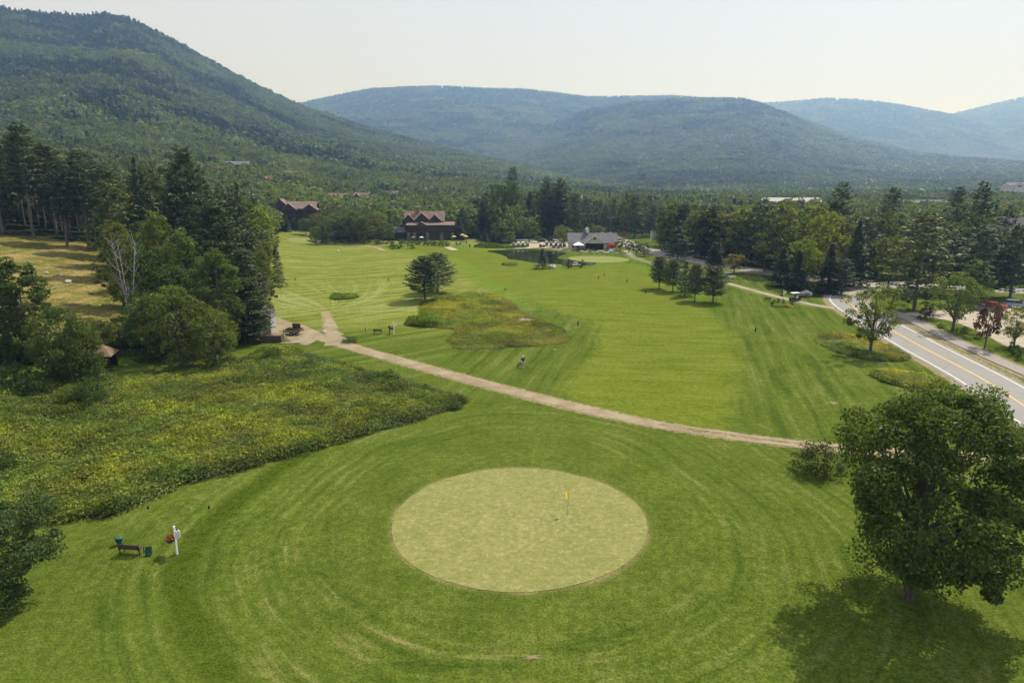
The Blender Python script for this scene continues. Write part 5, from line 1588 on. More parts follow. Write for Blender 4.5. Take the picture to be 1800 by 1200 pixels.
wh = empty('house', Vector((pW.x, pW.y, zt - 9.5)), 0.35, 'white gabled house at the right edge', 'building')
W, R = MB(), MB(); gable(W, R, -3.8, 3.8, -5.0, 6.0, -(zt - 9.5 - pW.z) - 1, 6.2, 9.5, 'y', 0.35)
W.build('wall', M_WHITE, wh); R.build('roof', M_GREY_ROOF, wh)
for x, z in ((-1.4, 4.6), (1.4, 4.6), (-1.4, 1.6), (1.4, 1.6), (0, 7.2)): window(wh, x, z, 0.8, 1.3, -5.0, M_WHITE)
HOUSES_CLEAR.append((pW.x, pW.y, 11))
pS = gp(458, 587)
sh = empty('shed', pS, 0.12, 'pale board shed half hidden by the dark pine', 'building')
W, R = MB(), MB(); gable(W, R, -1.9, 1.9, 0, 4.5, -0.4, 2.9, 3.9, 'y', 0.2)
W.build('wall', M_SHED, sh); R.build('roof', M_GREY_ROOF, sh); MB().box((0.1, -0.04, 1.0), (1.2, 0.06, 2.1)).build('door', M_TRIM, sh)
pB = gp(172, 648)
sb = empty('picnic_shelter', pB, 0.25, 'open shelter with brown hipped roof behind the meadow', 'building'); sb.scale = (0.8, 0.8, 0.85)
v = [(-3, -2.4, 2.5), (3, -2.4, 2.5), (3, 2.4, 2.5), (-3, 2.4, 2.5), (-1.2, 0, 4.1), (1.2, 0, 4.1)]
MB().add(v + [(a, b, c - 0.15) for a, b, c in v], [(0, 1, 5, 4), (2, 3, 4, 5), (1, 2, 5), (3, 0, 4), (6, 10, 11, 7), (8, 11, 10, 9), (7, 11, 8), (9, 10, 6), (0, 6, 7, 1), (1, 7, 8, 2), (2, 8, 9, 3), (3, 9, 6, 0)]).build('roof', shingle_mat('tan_shingle', (0.15, 0.10, 0.065), (0.22, 0.15, 0.10)), sb)
for x in (-2.6, 0, 2.6):
    for y in (-2.0, 2.0): MB().box((x, y, 1.15), (0.16, 0.16, 2.6)).build('post', M_FRAME, sb)
MB().box((0, 2.02, 1.0), (5.1, 0.08, 2.0)).build('back_wall', M_DARK, sb)

# ------------------------------------------------------------------ flag, sign posts, benches and other tee furniture
pf = gp(997.9, 903.4)
fl = empty('flag_stick', pf, 0, 'yellow flag on a thin stick in the near green', 'flag')
MB().tube([(0, 0, 0), (0.01, 0, 1.2), (0.03, 0, 2.08)], [0.014, 0.012, 0.010], 6).build('pole', simple('flag_pole', (0.10, 0.085, 0.05), 0.5), fl)
fv = []; ff = []
for i in range(6):
    for j in range(5):
        u, w_ = i / 5, j / 4
        fv.append((0.03 - 0.20 * u + 0.03 * math.sin(u * 5 + w_), 0.05 * math.sin(u * 7 + w_ * 2), 2.07 - w_ * 0.62 * (1 - 0.15 * u) - 0.18 * u))
for i in range(5):
    for j in range(4): ff.append((i * 5 + j, i * 5 + j + 1, i * 5 + j + 6, i * 5 + j + 5))
MB().add(fv, ff, True).build('flag', M_YFLAG, fl)
MB().tube([(0, 0, 0.004), (0, 0, 0.008)], 0.055, 14).build('cup', M_DARK, fl)


def sign_post(label, p, h=2.3, rz=0.0):
    s = empty('sign_post', p, rz, label, 'sign')
    MB().box((0, 0, h / 2), (0.12, 0.12, h + 0.1)).box((0, 0, h + 0.07), (0.15, 0.15, 0.05), None, 0.4).build('post', M_WPAINT, s)
    MB().prism([(0.08, h - 0.95), (0.62, h - 0.62), (0.62, h - 0.12), (0.42, h - 0.10), (0.36, h - 0.28), (0.08, h - 0.28)], -0.025, 0.025, 'y').build('sign_board', M_WPAINT, s)
    MB().tube([(-0.05, 0, h - 0.75), (-0.30, 0, h - 0.68), (-0.38, 0, h - 0.75)], 0.012, 5).build('hook', M_BLACK, s)
    return s


def leaf_ball(n, r, seed, leaf, sc=(1, 1, 0.8)):
    rg = np.random.default_rng(seed); d = unit(rg.normal(size=(n, 3))); P = d * r * (0.6 + 0.45 * rg.random((n, 1))) * np.array(sc)
    return leaf_quads(P, d, leaf, 0.7, rg, 0.6)


M_FLW = [leaf_material('petal_%s' % a, b, 0.2, False, 0.3, (1, 1, 1)) for a, b in (('orange', (0.75, 0.20, 0.08)), ('red', (0.60, 0.08, 0.07)), ('yellow', (0.75, 0.55, 0.06)))]


def basket(label, p, rz=0.0, s=1.0):
    b = empty('flower_basket', p, rz, label, 'flower basket'); b.scale = (s, s, s)
    MB().lathe([(0.08, -0.20), (0.20, -0.08), (0.24, 0.02)], (0, 0, 0), 12).build('pot', M_FRAME, b)
    c = obj('foliage', crown_mesh('foliage', [leaf_ball(420, 0.36, 3, 0.11)], M_LEAF), b); c.color = (0.6, 0.7, 0.5, 1); c.location = (0, 0, 0.0)
    for i, m in enumerate(M_FLW):
        v, f = leaf_ball(46, 0.38, 20 + i, 0.12, (1, 1, 0.75)); v = v + np.array([0.04, -0.02, (0.10, 0.16, -0.02)[i]])
        o = obj('blossoms', crown_mesh('blossoms', [(v, f)], m), b); o.color = (1, 1, 1, 1)
    MB().tube([(0, 0, 0.02), (0, 0, 0.42)], 0.008, 4).build('hanger', M_BLACK, b)
    return b


ps = gp(311.5, 973.5)
sign_post('white tee sign post with flowers at the left tee', ps, 2.15, -0.5)
basket('hanging basket of orange and red flowers on the left tee sign', ps + Vector((-0.36, 0.05, 1.18)))
p2s = gp(692.5, 587)
sign_post('white tee sign post beside the small bench at the path', p2s, 2.2, -0.2)
basket('hanging flower basket on the sign beside the small bench', p2s + Vector((-0.38, 0.05, 1.02)), 0.5)
p3s = gp(1376.5, 527)
sign_post('white tee sign post behind the yellow flower bed', p3s, 2.2, 0.1)
basket('hanging flower basket on the sign behind the yellow flower bed', p3s + Vector((-0.38, 0.0, 1.02)), 1.0)


def bench(label, p, rz, L=1.65):
    b = empty('bench', p, rz, label, 'bench')     # backrest towards -y
    for i in range(4): MB().box((0, -0.22 - 0.02 * i, 0.52 + i * 0.105), (L, 0.03, 0.085), (-0.15, 0, 0)).build('back_slat', M_WOOD, b)
    for i in range(4): MB().box((0, -0.13 + i * 0.125, 0.45), (L, 0.10, 0.035)).build('seat_slat', M_WOOD, b)
    for s in (-1, 1):
        for y in (-0.2, 0.27): MB().box((s * (L / 2 - 0.06), y, 0.22), (0.05, 0.05, 0.46)).build('leg', M_BLACK, b)
        MB().box((s * (L / 2 - 0.06), -0.26, 0.68), (0.05, 0.05, 0.50), (-0.15, 0, 0)).build('back_post', M_BLACK, b)
        MB().tube([(s * (L / 2 - 0.02), -0.26, 0.70), (s * (L / 2 - 0.02), 0.1, 0.70), (s * (L / 2 - 0.02), 0.27, 0.62), (s * (L / 2 - 0.02), 0.29, 0.42)], 0.025, 5).build('arm_rest', M_BLACK, b)
    return b


bench('dark wooden bench seen from behind at the left tee', gp(232, 973), -0.12)
bench('dark bench beside the tee sign at the path', gp(664.5, 586.5), 0.0, 1.5)
bench('dark bench beside the yellow flower bed', gp(1348.5, 529), 0.3, 1.6)


def bin_(label, p, m=M_TEAL, s=1.0):
    b = empty('litter_bin', p, 0, label, 'bin'); b.scale = (s, s, s)
    MB().lathe([(0.12, 0.0), (0.15, 0.1), (0.26, 0.50), (0.27, 0.52)], (0, 0, 0), 14).build('body', m, b)
    MB().lathe([(0.29, 0.52), (0.29, 0.57), (0.20, 0.63), (0.05, 0.65)], (0, 0, 0), 14).build('lid', m, b)
    return b


bin_('teal bin with wide lid beside the left tee bench', gp(210, 957))
bin_('green bin between the dark bush and the maple', gp(1476, 832), M_GREENP, 1.4)
db = empty('divot_box', gp(262, 975), 0.2, 'slanted green divot mix box beside the left tee bench', 'box')
MB().box((0, 0, 0.34), (0.36, 0.10, 0.62), (-0.3, 0, 0)).build('back_panel', M_GREENP, db)
MB().box((0, -0.06, 0.10), (0.40, 0.34, 0.18)).build('tray', M_GREENP, db)
for s in (-1, 1): MB().box((s * 0.19, -0.01, 0.34), (0.03, 0.14, 0.60), (-0.3, 0, 0)).build('side_rail', M_BLACK, db)
for px, py, lb in ((260.5, 894, 'left small dark tee marker near the meadow edge'), (367.5, 893.5, 'right small dark tee marker in the mown lines')):
    m = empty('tee_marker', gp(px, py), 0.3, lb, 'marker')
    MB().box((0, 0, 0.10), (0.16, 0.12, 0.2), None, 0.8).build('block', M_BLACK, m); MB().tube([(0, 0, 0.2), (0, 0, 0.30)], [0.05, 0.03], 8).build('knob', M_BLACK, m)
bw = empty('ball_washer', gp(643.5, 586), 0, 'small ball washer left of the bench at the path', 'ball washer')
MB().tube([(0, 0, 0), (0, 0, 0.8)], 0.03, 6).build('post', M_BLACK, bw); MB().lathe([(0.12, 0.55), (0.17, 0.65), (0.17, 0.85), (0.06, 0.98)], (0, 0, 0), 10).build('tank', M_BLACK, bw); MB().ball((0.10, -0.10, 0.72), 0.12).build('towel', M_WPAINT, bw)
lt = empty('bin_post', gp(684.5, 587), 0, 'short dark post between the bench and tee sign', 'post')  # bin post with a dark cap; there is no lamp in it
MB().box((0, 0, 0.6), (0.14, 0.14, 1.25)).build('post', M_WOOD, lt); MB().box((0, 0, 1.36), (0.30, 0.26, 0.34), None, 0.7).build('cap', M_BLACK, lt)
for px, py, lb in ((1135, 516, 'dark marker post left of the row of five pines'), (1102, 496.5, 'dark marker post in mid fairway below the practice green'), (1062, 485, 'right dark marker post below the pond bridge'), (1052, 490, 'left dark marker post below the pond bridge'),
                   (888, 511, 'dark marker post at the top of the native grass'), (1016, 572, 'dark marker post right of the native grass'), (1328, 583, 'dark marker post in the rough on the right'), (519, 493.5, 'dark marker post beside the small left spruce'), (683, 494, 'dark marker post left of the paired pines')):
    m = empty('marker_post', gp(px, py), rnd.random(), lb, 'marker')
    MB().box((0, 0, 0.28), (0.16, 0.16, 0.6)).build('post', M_BLACK, m); MB().box((0, 0, 0.66), (0.30, 0.30, 0.24), None, 0.5).build('cap', M_WOOD, m)
m = empty('small_sign', gp(1762, 915), -0.3, 'small white sign behind the large maple', 'sign')
MB().tube([(0, 0, 0), (0, 0, 0.8)], 0.03, 6).build('post', M_WPAINT, m); MB().box((0, -0.04, 0.75), (0.5, 0.03, 0.35)).build('sign_board', M_WPAINT, m)

# ------------------------------------------------------------------ rocks
def rock(label, p, s, m, seed, group=None, name='rock'):
    rg = np.random.default_rng(seed); mb = MB().ball((0, 0, 0.2 * s), 0.5 * s, 9, 6, (1.2, 0.9, 0.7))
    mb.v = [tuple(np.array(v_) * (0.82 + 0.36 * rg.random())) for v_ in mb.v]; mb.sm = [False] * len(mb.sm)
    o = mb.build(name, m); o.location = p; o.rotation_euler = (0, 0, rg.random() * 6)
    return tag(o, label, 'rock', group)


for i in range(17):
    px = 1022 + i * 3.9; rock(ORD[i] + ' white boulder from the left in the edging before the club house', gp(px, 443.4 + 1.6 * math.sin(i * 1.3) + (i > 6) * 0.8), 0.7 + rnd.random() * 0.8, M_ROCK, i, 'boulders before the club house')
rock('grey flat boulder in the grass behind the golf cart', gp(1415, 522), 3.0, M_GROCK, 40)
rock('pale boulder at the foot of the lone pond spruce', gp(971, 472), 2.2, M_ROCK, 41)
rock('small pale rock left of the lone pond spruce', gp(944, 466), 1.4, M_ROCK, 42)
rock('pale rock at the inner corner of the path fork', gp(569, 585), 0.9, M_ROCK, 43)
rock('small white rock on the grass right of the golfer', gp(975, 615), 0.35, M_ROCK, 44)
rock('pale rock at the edge of the dirt yard', gp(498, 592), 0.8, M_ROCK, 45)
rock('small rock on the far left lawn', gp(594, 442), 1.0, M_ROCK, 46)
for i, (px, py, s) in enumerate(((120, 497, 1.2), (82, 481, 0.8), (108, 485, 0.7), (133, 466, 0.7), (60, 470, 0.6), (168, 476, 0.9))):
    rock('%s pale stone in the dry field' % ('largest', 'third largest, left-hand', 'small central', 'small upper', 'leftmost and smallest', 'rightmost, second largest')[i], gp(px, py), s, M_ROCK, 50 + i, 'stones in the dry field')

# ------------------------------------------------------------------ yard beside the shed
mbn = empty('mulch_bin', gp(476, 602), 0.08, 'dark timber bin heaped with mulch below the shed', 'bin')
for i in range(9): MB().box((-1.5 + i * 0.375, 0, 0.55), (0.355, 0.12, 1.2 + 0.05 * (i % 3))).build('board', M_WOOD, mbn)
for s in (-1, 1): MB().box((s * 1.72, 1.1, 0.55), (0.12, 2.2, 1.2)).build('side_wall', M_WOOD, mbn)
MB().ball((0, 1.2, 0.75), 1.0, 12, 6, (1.6, 1.1, 0.5)).build('mulch', M_MULCH, mbn)
br = empty('barrel', gp(459, 601), 0, 'white barrel left of the mulch bin', 'barrel')
MB().lathe([(0.26, 0), (0.31, 0.2), (0.31, 0.65), (0.26, 0.85)], (0, 0, 0), 12).build('body', M_WPAINT, br); MB().lathe([(0.24, 0.85), (0.24, 0.9)], (0, 0, 0), 12).build('lid', M_WPAINT, br)
tl = empty('utility_trailer', gp(516, 588), -0.12, 'dark flat utility trailer parked in the dirt yard', 'trailer')
for i in range(5): MB().box((0, -0.7 + i * 0.35, 0.72), (3.0, 0.31, 0.06)).build('deck_plank', M_WOOD, tl)
for s in (-1, 1):
    MB().box((0, s * 0.92, 0.62), (3.1, 0.08, 0.14)).build('frame_rail', M_BLACK, tl); MB().box((0, s * 0.92, 1.02), (3.0, 0.05, 0.10)).build('side_rail', M_BLACK, tl)
    w_ = MB().tube([(0.1, s * 1.0, 0.36), (0.1, s * 1.18, 0.36)], 0.36, 14).build('wheel', M_TYRE, tl); MB().tube([(0.1, s * 1.181, 0.36), (0.1, s * 1.20, 0.36)], 0.17, 10).build('rim', M_STEEL, w_)
    for x in (-1.4, -0.5, 0.5, 1.4): MB().box((x, s * 0.92, 0.86), (0.06, 0.06, 0.30)).build('stake', M_BLACK, tl)
MB().box((0.4, 0.55, 1.45), (1.5, 0.06, 1.0), (0.12, 0, 0)).build('tail_gate', M_WOOD, tl)
MB().tube([(-1.5, 0, 0.62), (-2.6, 0, 0.5)], 0.06, 6).build('tongue', M_BLACK, tl)
cl = empty('log_pile', gp(517, 587), -0.12, 'stack of dark poles lying on the flat trailer', 'poles'); cl.location.z += 0.76
for i in range(7): MB().tube([(-1.4 + 0.1 * (i % 3), -0.55 + i * 0.17, 0.09 + 0.1 * (i % 2)), (1.3 + 0.15 * (i % 2), -0.5 + i * 0.15, 0.10 + 0.08 * (i % 2))], 0.08, 7).build('pole', M_WOOD, cl)
pk = MB().box((0, 0, 0.1), (3.2, 0.30, 0.18)).box((0.3, 0.5, 0.08), (2.4, 0.24, 0.14)).build('timber', M_PALEWOOD); pk.location = gp(511, 604); pk.rotation_euler = (0, 0, 0.2); tag(pk, 'pale timbers lying at the edge of the meadow', 'timber')

# ------------------------------------------------------------------ people
def person(label, p, rz, shirt, trousers, cap, h=1.75, pose='stand', group=None):
    """One continuous skinned body; clothing and cap are children."""
    s = h / 1.75
    J_ = {'pel': (0, 0, 0.95), 'wai': (0, 0.0, 1.10), 'che': (0, 0.0, 1.32), 'nec': (0, 0.01, 1.50), 'chin': (0, 0.02, 1.58), 'head': (0, 0.03, 1.67), 'crn': (0, 0.01, 1.76)}
    R_ = {'pel': .13, 'wai': .12, 'che': .145, 'nec': .055, 'chin': .07, 'head': .095, 'crn': .07}
    E_ = [('pel', 'wai'), ('wai', 'che'), ('che', 'nec'), ('nec', 'chin'), ('chin', 'head'), ('head', 'crn')]
    for sd, S in ((-1, 'l'), (1, 'r')):
        st = 0.10 * sd if pose == 'walk' else 0.0
        hand = {'walk': (sd * 0.20, 0.34, 1.05), 'push': (sd * 0.16, 0.42, 1.08), 'stand': (sd * 0.27, 0.08, 0.86), 'swing': (sd * 0.05, 0.42, 0.95), 'sit': (sd * 0.16, 0.42, 1.05)}[pose]
        elb = ((sd * 0.30 + hand[0]) / 2 + sd * 0.05, hand[1] * 0.35 - 0.04, (1.42 + hand[2]) / 2 - 0.06)
        J_.update({'sho' + S: (sd * 0.19, 0, 1.43), 'elb' + S: elb, 'wri' + S: hand})
        R_.update({'sho' + S: .065, 'elb' + S: .047, 'wri' + S: .032})
        E_ += [('che', 'sho' + S), ('sho' + S, 'elb' + S), ('elb' + S, 'wri' + S)]
        fw = Vector(hand) - Vector(elb); fw.normalize(); lat = Vector((sd, 0, 0))
        palm = Vector(hand) + fw * 0.07; J_['pal' + S] = tuple(palm); R_['pal' + S] = .034; E_.append(('wri' + S, 'pal' + S))
        for i, (o, l) in enumerate(((-.03, .075), (-.01, .085), (.012, .08), (.032, .065))):
            J_['f%d%s' % (i, S)] = tuple(palm + lat * o + fw * l + Vector((0, 0, -0.015 * (i % 2) - 0.02))); R_['f%d%s' % (i, S)] = .009; E_.append(('pal' + S, 'f%d%s' % (i, S)))
        J_['th' + S] = tuple(Vector(hand) + fw * 0.05 - lat * 0.055 + Vector((0, 0, 0.01))); R_['th' + S] = .011; E_.append(('wri' + S, 'th' + S))
        if pose == 'sit':
            J_.update({'hip' + S: (sd * 0.09, 0.02, 0.92), 'kne' + S: (sd * 0.12, 0.45, 0.90), 'ank' + S: (sd * 0.12, 0.50, 0.50), 'toe' + S: (sd * 0.13, 0.64, 0.45)})
        else:
            J_.update({'hip' + S: (sd * 0.09, 0, 0.90), 'kne' + S: (sd * 0.10, 0.03 + st * 1.2, 0.50), 'ank' + S: (sd * 0.11, st * 1.6 - 0.02, 0.08), 'toe' + S: (sd * 0.13, st * 1.6 + 0.14, 0.045)})
        R_.update({'hip' + S: .10, 'kne' + S: .062, 'ank' + S: .042, 'toe' + S: .035})
        E_ += [('pel', 'hip' + S), ('hip' + S, 'kne' + S), ('kne' + S, 'ank' + S), ('ank' + S, 'toe' + S)]
    o = empty('person', p, rz, label, 'person', group); o.scale = (s, s, s)

    def skin(name, keys, mat, grow=0.0, ends=None):
        ks = [k_ for k_ in J_ if k_ in keys]; ix = {k_: i for i, k_ in enumerate(ks)}
        me = bpy.data.meshes.new(name); me.from_pydata([J_[k_] for k_ in ks], [(ix[a], ix[b]) for a, b in E_ if a in ix and b in ix], []); me.materials.append(mat)
        ob = obj(name, me, o); ob.modifiers.new('skin', 'SKIN'); sv = me.skin_vertices[0].data
        for k_, i in ix.items(): sv[i].radius = (R_[k_] + grow, R_[k_] + grow)
        sv[ix.get('pel', 0)].use_root = True
        sb_ = ob.modifiers.new('sub', 'SUBSURF'); sb_.levels = 1; sb_.render_levels = 1
        return ob
    skin('body', set(J_), M_SKIN)
    skin('shirt', {'pel', 'wai', 'che', 'shol', 'shor', 'elbl', 'elbr'}, shirt, 0.04)
    skin('trousers', {'pel', 'hipl', 'hipr', 'knel', 'kner', 'ankl', 'ankr'}, trousers, 0.03)
    for sd, S in ((-1, 'l'), (1, 'r')):
        a, b = Vector(J_['ank' + S]), Vector(J_['toe' + S])
        MB().tube([a + Vector((0, -0.06, -0.045)), a.lerp(b, 0.5) + Vector((0, 0, -0.02)), b + Vector((0, 0.05, -0.01))], [0.052, 0.055, 0.036], 8).build('shoe', M_SHOE, o)
        MB().ball((sd * 0.095, 0.03, 1.67), 0.022, 6, 5, (0.5, 1, 1.4)).build('ear', M_SKIN, o)
        MB().ball((sd * 0.035, 0.118, 1.675), 0.012, 6, 5).build('eye', M_BLACK, o)
    MB().ball((0, 0.132, 1.65), 0.018, 6, 5, (0.8, 1, 1.4)).build('nose', M_SKIN, o)
    MB().box((0, 0.112, 1.605), (0.05, 0.02, 0.012)).build('mouth', simple('lip', (0.35, 0.12, 0.1)), o)
    MB().ball((0, -0.012, 1.68), 0.098, 8, 6, (1, 1, 1.0)).build('hair', M_FRAME, o)
    if cap is not None:
        MB().lathe([(0.108, 0.0), (0.11, 0.04), (0.085, 0.10), (0.02, 0.125)], (0, 0.01, 1.70), 12).box((0, 0.15, 1.705), (0.15, 0.12, 0.012)).build('cap', cap, o)
    return o


C_ = lambda n, c: simple(n, c, 0.8, 0.2, 8.0)
SH_DARK = C_('dark_green_shirt', (0.025, 0.032, 0.028)); TR_KHAKI = C_('khaki_trousers', (0.42, 0.38, 0.31)); SH_BLUE = C_('light_blue_shirt', (0.25, 0.42, 0.62)); SH_WHITE = C_('white_shirt', (0.7, 0.7, 0.68)); SH_NAVY = C_('navy_shirt', (0.03, 0.05, 0.12)); SH_RED = C_('red_shirt', (0.32, 0.05, 0.05)); TR_DARK = C_('dark_trousers', (0.03, 0.03, 0.035))
pgf = gp(919.5, 646.5)
person('golfer in dark shirt, khaki trousers and white cap walking with a trolley', pgf, 0.35, SH_DARK, TR_KHAKI, M_WPAINT, 1.78, 'push')
tc = empty('golf_trolley', pgf + Vector((-0.36, 0.45, 0)), 0.35, 'golf bag on a three wheeled push trolley before the golfer', 'golf trolley')
MB().tube([(0.0, -0.05, 1.05), (0, 0.1, 0.85), (0, 0.45, 0.30)], 0.018, 6).tube([(-0.14, -0.05, 1.05), (0.14, -0.05, 1.05)], 0.018, 6).build('frame', M_STEEL, tc)
bg = MB().tube([(0, 0.42, 0.22), (0, 0.10, 1.02)], [0.13, 0.15], 12).build('bag', C_('white_bag', (0.55, 0.55, 0.56)), tc)
MB().box((0, 0.20, 0.50), (0.22, 0.10, 0.34), (0.38, 0, 0)).build('bag_pocket', M_BLACK, bg)
for i in range(7): MB().tube([(-0.08 + 0.03 * i, 0.10, 1.02), (-0.10 + 0.035 * i, 0.02, 1.22 + 0.03 * (i % 3))], [0.008, 0.022], 5).build('club', M_STEEL if i % 2 else M_BLACK, bg)
for x, y in ((-0.3, 0.45), (0.3, 0.45), (0, 0.95)):
    MB().tube([(x - 0.02, y, 0.15), (x + 0.02, y, 0.15)], 0.15, 12).build('wheel', M_TYRE, tc); MB().tube([(x, y, 0.15), (0, 0.5, 0.34)], 0.012, 5).build('strut', M_STEEL, tc)
for px, py, rz, a, b, c, ps_, lb in ((804, 433, 2.0, SH_WHITE, TR_DARK, M_WPAINT, 'stand', 'golfer in white shirt beside the cart near the lodge'), (815.5, 436.5, 0.4, SH_BLUE, TR_KHAKI, M_WPAINT, 'swing', 'golfer in light blue shirt nearest the lawn by the lodge'),
                                     (826, 436, 3.4, SH_NAVY, TR_DARK, None, 'stand', 'golfer in navy shirt right of the group near the lodge'), (820, 430, 1.0, SH_RED, TR_DARK, None, 'walk', 'golfer in red shirt behind the group near the lodge')):
    person(lb, gp(px, py), rz, a, b, c, 1.76, ps_)

# ------------------------------------------------------------------ golf carts and cars
def wheel_at(root, x, y, r, w, m=M_TYRE):
    a = MB().tube([(x, y - w / 2, r), (x, y + w / 2, r)], r, 14).build('wheel', m, root)
    s = math.copysign(1, y); MB().tube([(x, y + s * (w / 2), r), (x, y + s * (w / 2 + 0.012), r)], r * 0.55, 10).build('rim', M_STEEL, a)


def golf_cart(label, p, rz, body, roof, group=None):
    g = empty('golf_cart', p, rz, label, 'golf cart', group)    # nose towards +x
    MB().prism([(-1.15, 0.28), (1.15, 0.28), (1.22, 0.5), (1.15, 0.72), (0.75, 0.92), (0.62, 0.45), (0.1, 0.42), (0.05, 0.72), (-1.0, 0.74), (-1.2, 0.55)], -0.58, 0.58, 'y').build('body', body, g)
    MB().box((-0.15, 0, 0.80), (0.52, 1.05, 0.14)).build('seat', M_WPAINT, g); MB().box((-0.44, 0, 1.08), (0.12, 1.05, 0.46), (0, -0.2, 0)).build('seat_back', M_WPAINT, g)
    MB().prism([(-0.95, 1.86), (0.85, 1.86), (0.95, 1.82), (0.80, 1.94), (-0.85, 1.95), (-1.02, 1.84)], -0.62, 0.62, 'y').build('canopy', roof, g)
    for s in (-1, 1):
        MB().tube([(0.78, s * 0.54, 0.85), (0.62, s * 0.55, 1.85)], 0.025, 5).build('canopy_post', M_BLACK, g); MB().tube([(-0.80, s * 0.54, 0.72), (-0.74, s * 0.55, 1.85)], 0.025, 5).build('canopy_post', M_BLACK, g)
        wheel_at(g, 0.82, s * 0.52, 0.23, 0.2); wheel_at(g, -0.78, s * 0.52, 0.23, 0.2)
    MB().tube([(0.62, 0.25, 0.85), (0.35, 0.25, 1.08)], 0.02, 5).build('steering_column', M_BLACK, g)
    bgm = MB()
    for s in (-1, 1): bgm.tube([(-1.0, s * 0.25, 0.70), (-1.12, s * 0.25, 1.30)], [0.15, 0.16], 8)
    bgm.build('bag_rack', M_BLACK, g)
    return g


CB = simple('dark_cart_body', (0.03, 0.035, 0.045), 0.4, 0.2); CG = simple('grey_cart_body', (0.22, 0.24, 0.26), 0.4, 0.2)
ct = gp(1397, 529)
golf_cart('dark golf cart with white canopy beside the right tee', ct, 3.35, CB, M_WPAINT)
sp_ = person('driver in red shirt seated in the golf cart at the right tee', ct + Vector((0.12, 0.1, -0.02)), 1.9, SH_RED, TR_DARK, None, 1.70, 'sit')
k_ = 0
for px, py, rz in ((903, 434.2, 1.7), (911, 433.8, 1.7), (919, 433.4, 1.75), (927, 433.0, 1.7), (953, 434.6, 0.5), (961, 432.2, 1.5), (969, 432.4, 1.5), (973, 436.5, 1.5), (977, 432.8, 1.6), (982, 437, 1.5), (985, 433.0, 1.6), (992, 433.4, 1.6)):
    golf_cart(ORD[k_] + ' golf cart from the left in the cart yard behind the pond', gp(px, py), rz, (CB, CG)[k_ % 2], (M_WPAINT, CG)[k_ % 3 == 0], 'golf carts parked by the club house'); k_ += 1
golf_cart('golf cart standing beside the golfers near the lodge', gp(806, 430), 0.3, CG, CB)


def car(label, p, rz, paint, kind='sedan'):
    c = empty('parked_car', p, rz, label, 'car')
    if kind == 'van': prof = [(-2.35, 0.35), (2.3, 0.35), (2.38, 0.62), (2.25, 0.92), (1.3, 1.05), (-2.3, 1.05)]; cab = [(-2.28, 1.05), (1.42, 1.05), (0.45, 1.72), (-0.2, 1.80), (-1.9, 1.78), (-2.2, 1.55)]
    elif kind == 'suv': prof = [(-2.2, 0.40), (2.2, 0.40), (2.28, 0.7), (2.2, 1.0), (0.95, 1.10), (-2.2, 1.10)]; cab = [(-2.15, 1.10), (1.05, 1.10), (0.35, 1.66), (-1.8, 1.70), (-2.1, 1.5)]
    else: prof = [(-2.2, 0.32), (2.2, 0.32), (2.28, 0.55), (2.15, 0.80), (1.0, 0.92), (-1.4, 0.94), (-2.2, 0.88)]; cab = [(-1.65, 0.93), (1.1, 0.92), (0.3, 1.40), (-0.9, 1.42)]
    MB().prism(prof, -0.88, 0.88, 'y').build('body', paint, c)
    zc = max(z for x, z in cab)
    MB().prism(cab, -0.76, 0.76, 'y').build('glass', M_GLASS, c)
    xs = [x for x, z in cab if z > zc - 0.15]
    MB().box(((min(xs) + max(xs)) / 2, 0, zc + 0.015), (max(xs) - min(xs), 1.48, 0.05)).build('roof', paint, c)
    for s in (-1, 1):
        for x in (1.4, -1.4): wheel_at(c, x, s * 0.82, 0.33, 0.2)
        MB().box((2.22, s * 0.62, 0.68), (0.08, 0.34, 0.14)).build('headlight', M_STEEL, c)
        MB().box(((cab[0][0] + cab[1][0]) / 2 - 0.1, s * 0.775, (cab[0][1] + zc) / 2), (0.09, 0.03, zc - cab[0][1] - 0.02)).build('pillar', paint, c)
        MB().box((-2.2, s * 0.66, 0.82), (0.06, 0.22, 0.18)).build('tail_light', M_RED, c)
    return c


PT = lambda n, c: simple(n, c, 0.25, 0.08, 1.0, 0, 0.5)
car('silver-blue estate car parked at the far right of the lot', gp(1786, 541), -0.35, PT('silver_blue_paint', (0.22, 0.29, 0.36)), 'suv')
car('dark grey car parked left in the gravel lot', gp(1733, 547), -0.6, PT('dark_grey_paint', (0.10, 0.10, 0.12)))
car('red car parked behind the dark grey car', gp(1748, 543), -0.5, PT('red_car_paint', (0.42, 0.04, 0.04)))
car('dark car left of the parking drive behind the golf carts', gp(955, 426.5), 0.2, PT('black_paint', (0.02, 0.02, 0.025)))
car('black estate car right of the parking drive behind the golf carts', gp(969, 426.5), 0.1, PT('black_paint_2', (0.025, 0.025, 0.03)), 'suv')
car('silver car on the road behind the club house trees', gp(1122, 436), 2.6, PT('silver_paint', (0.5, 0.5, 0.52)))
car('white van parked beside the three gabled lodge', gp(698, 414) + Vector((0, 0, 0)), 0.1, PT('white_car_paint', (0.7, 0.7, 0.7)), 'van')

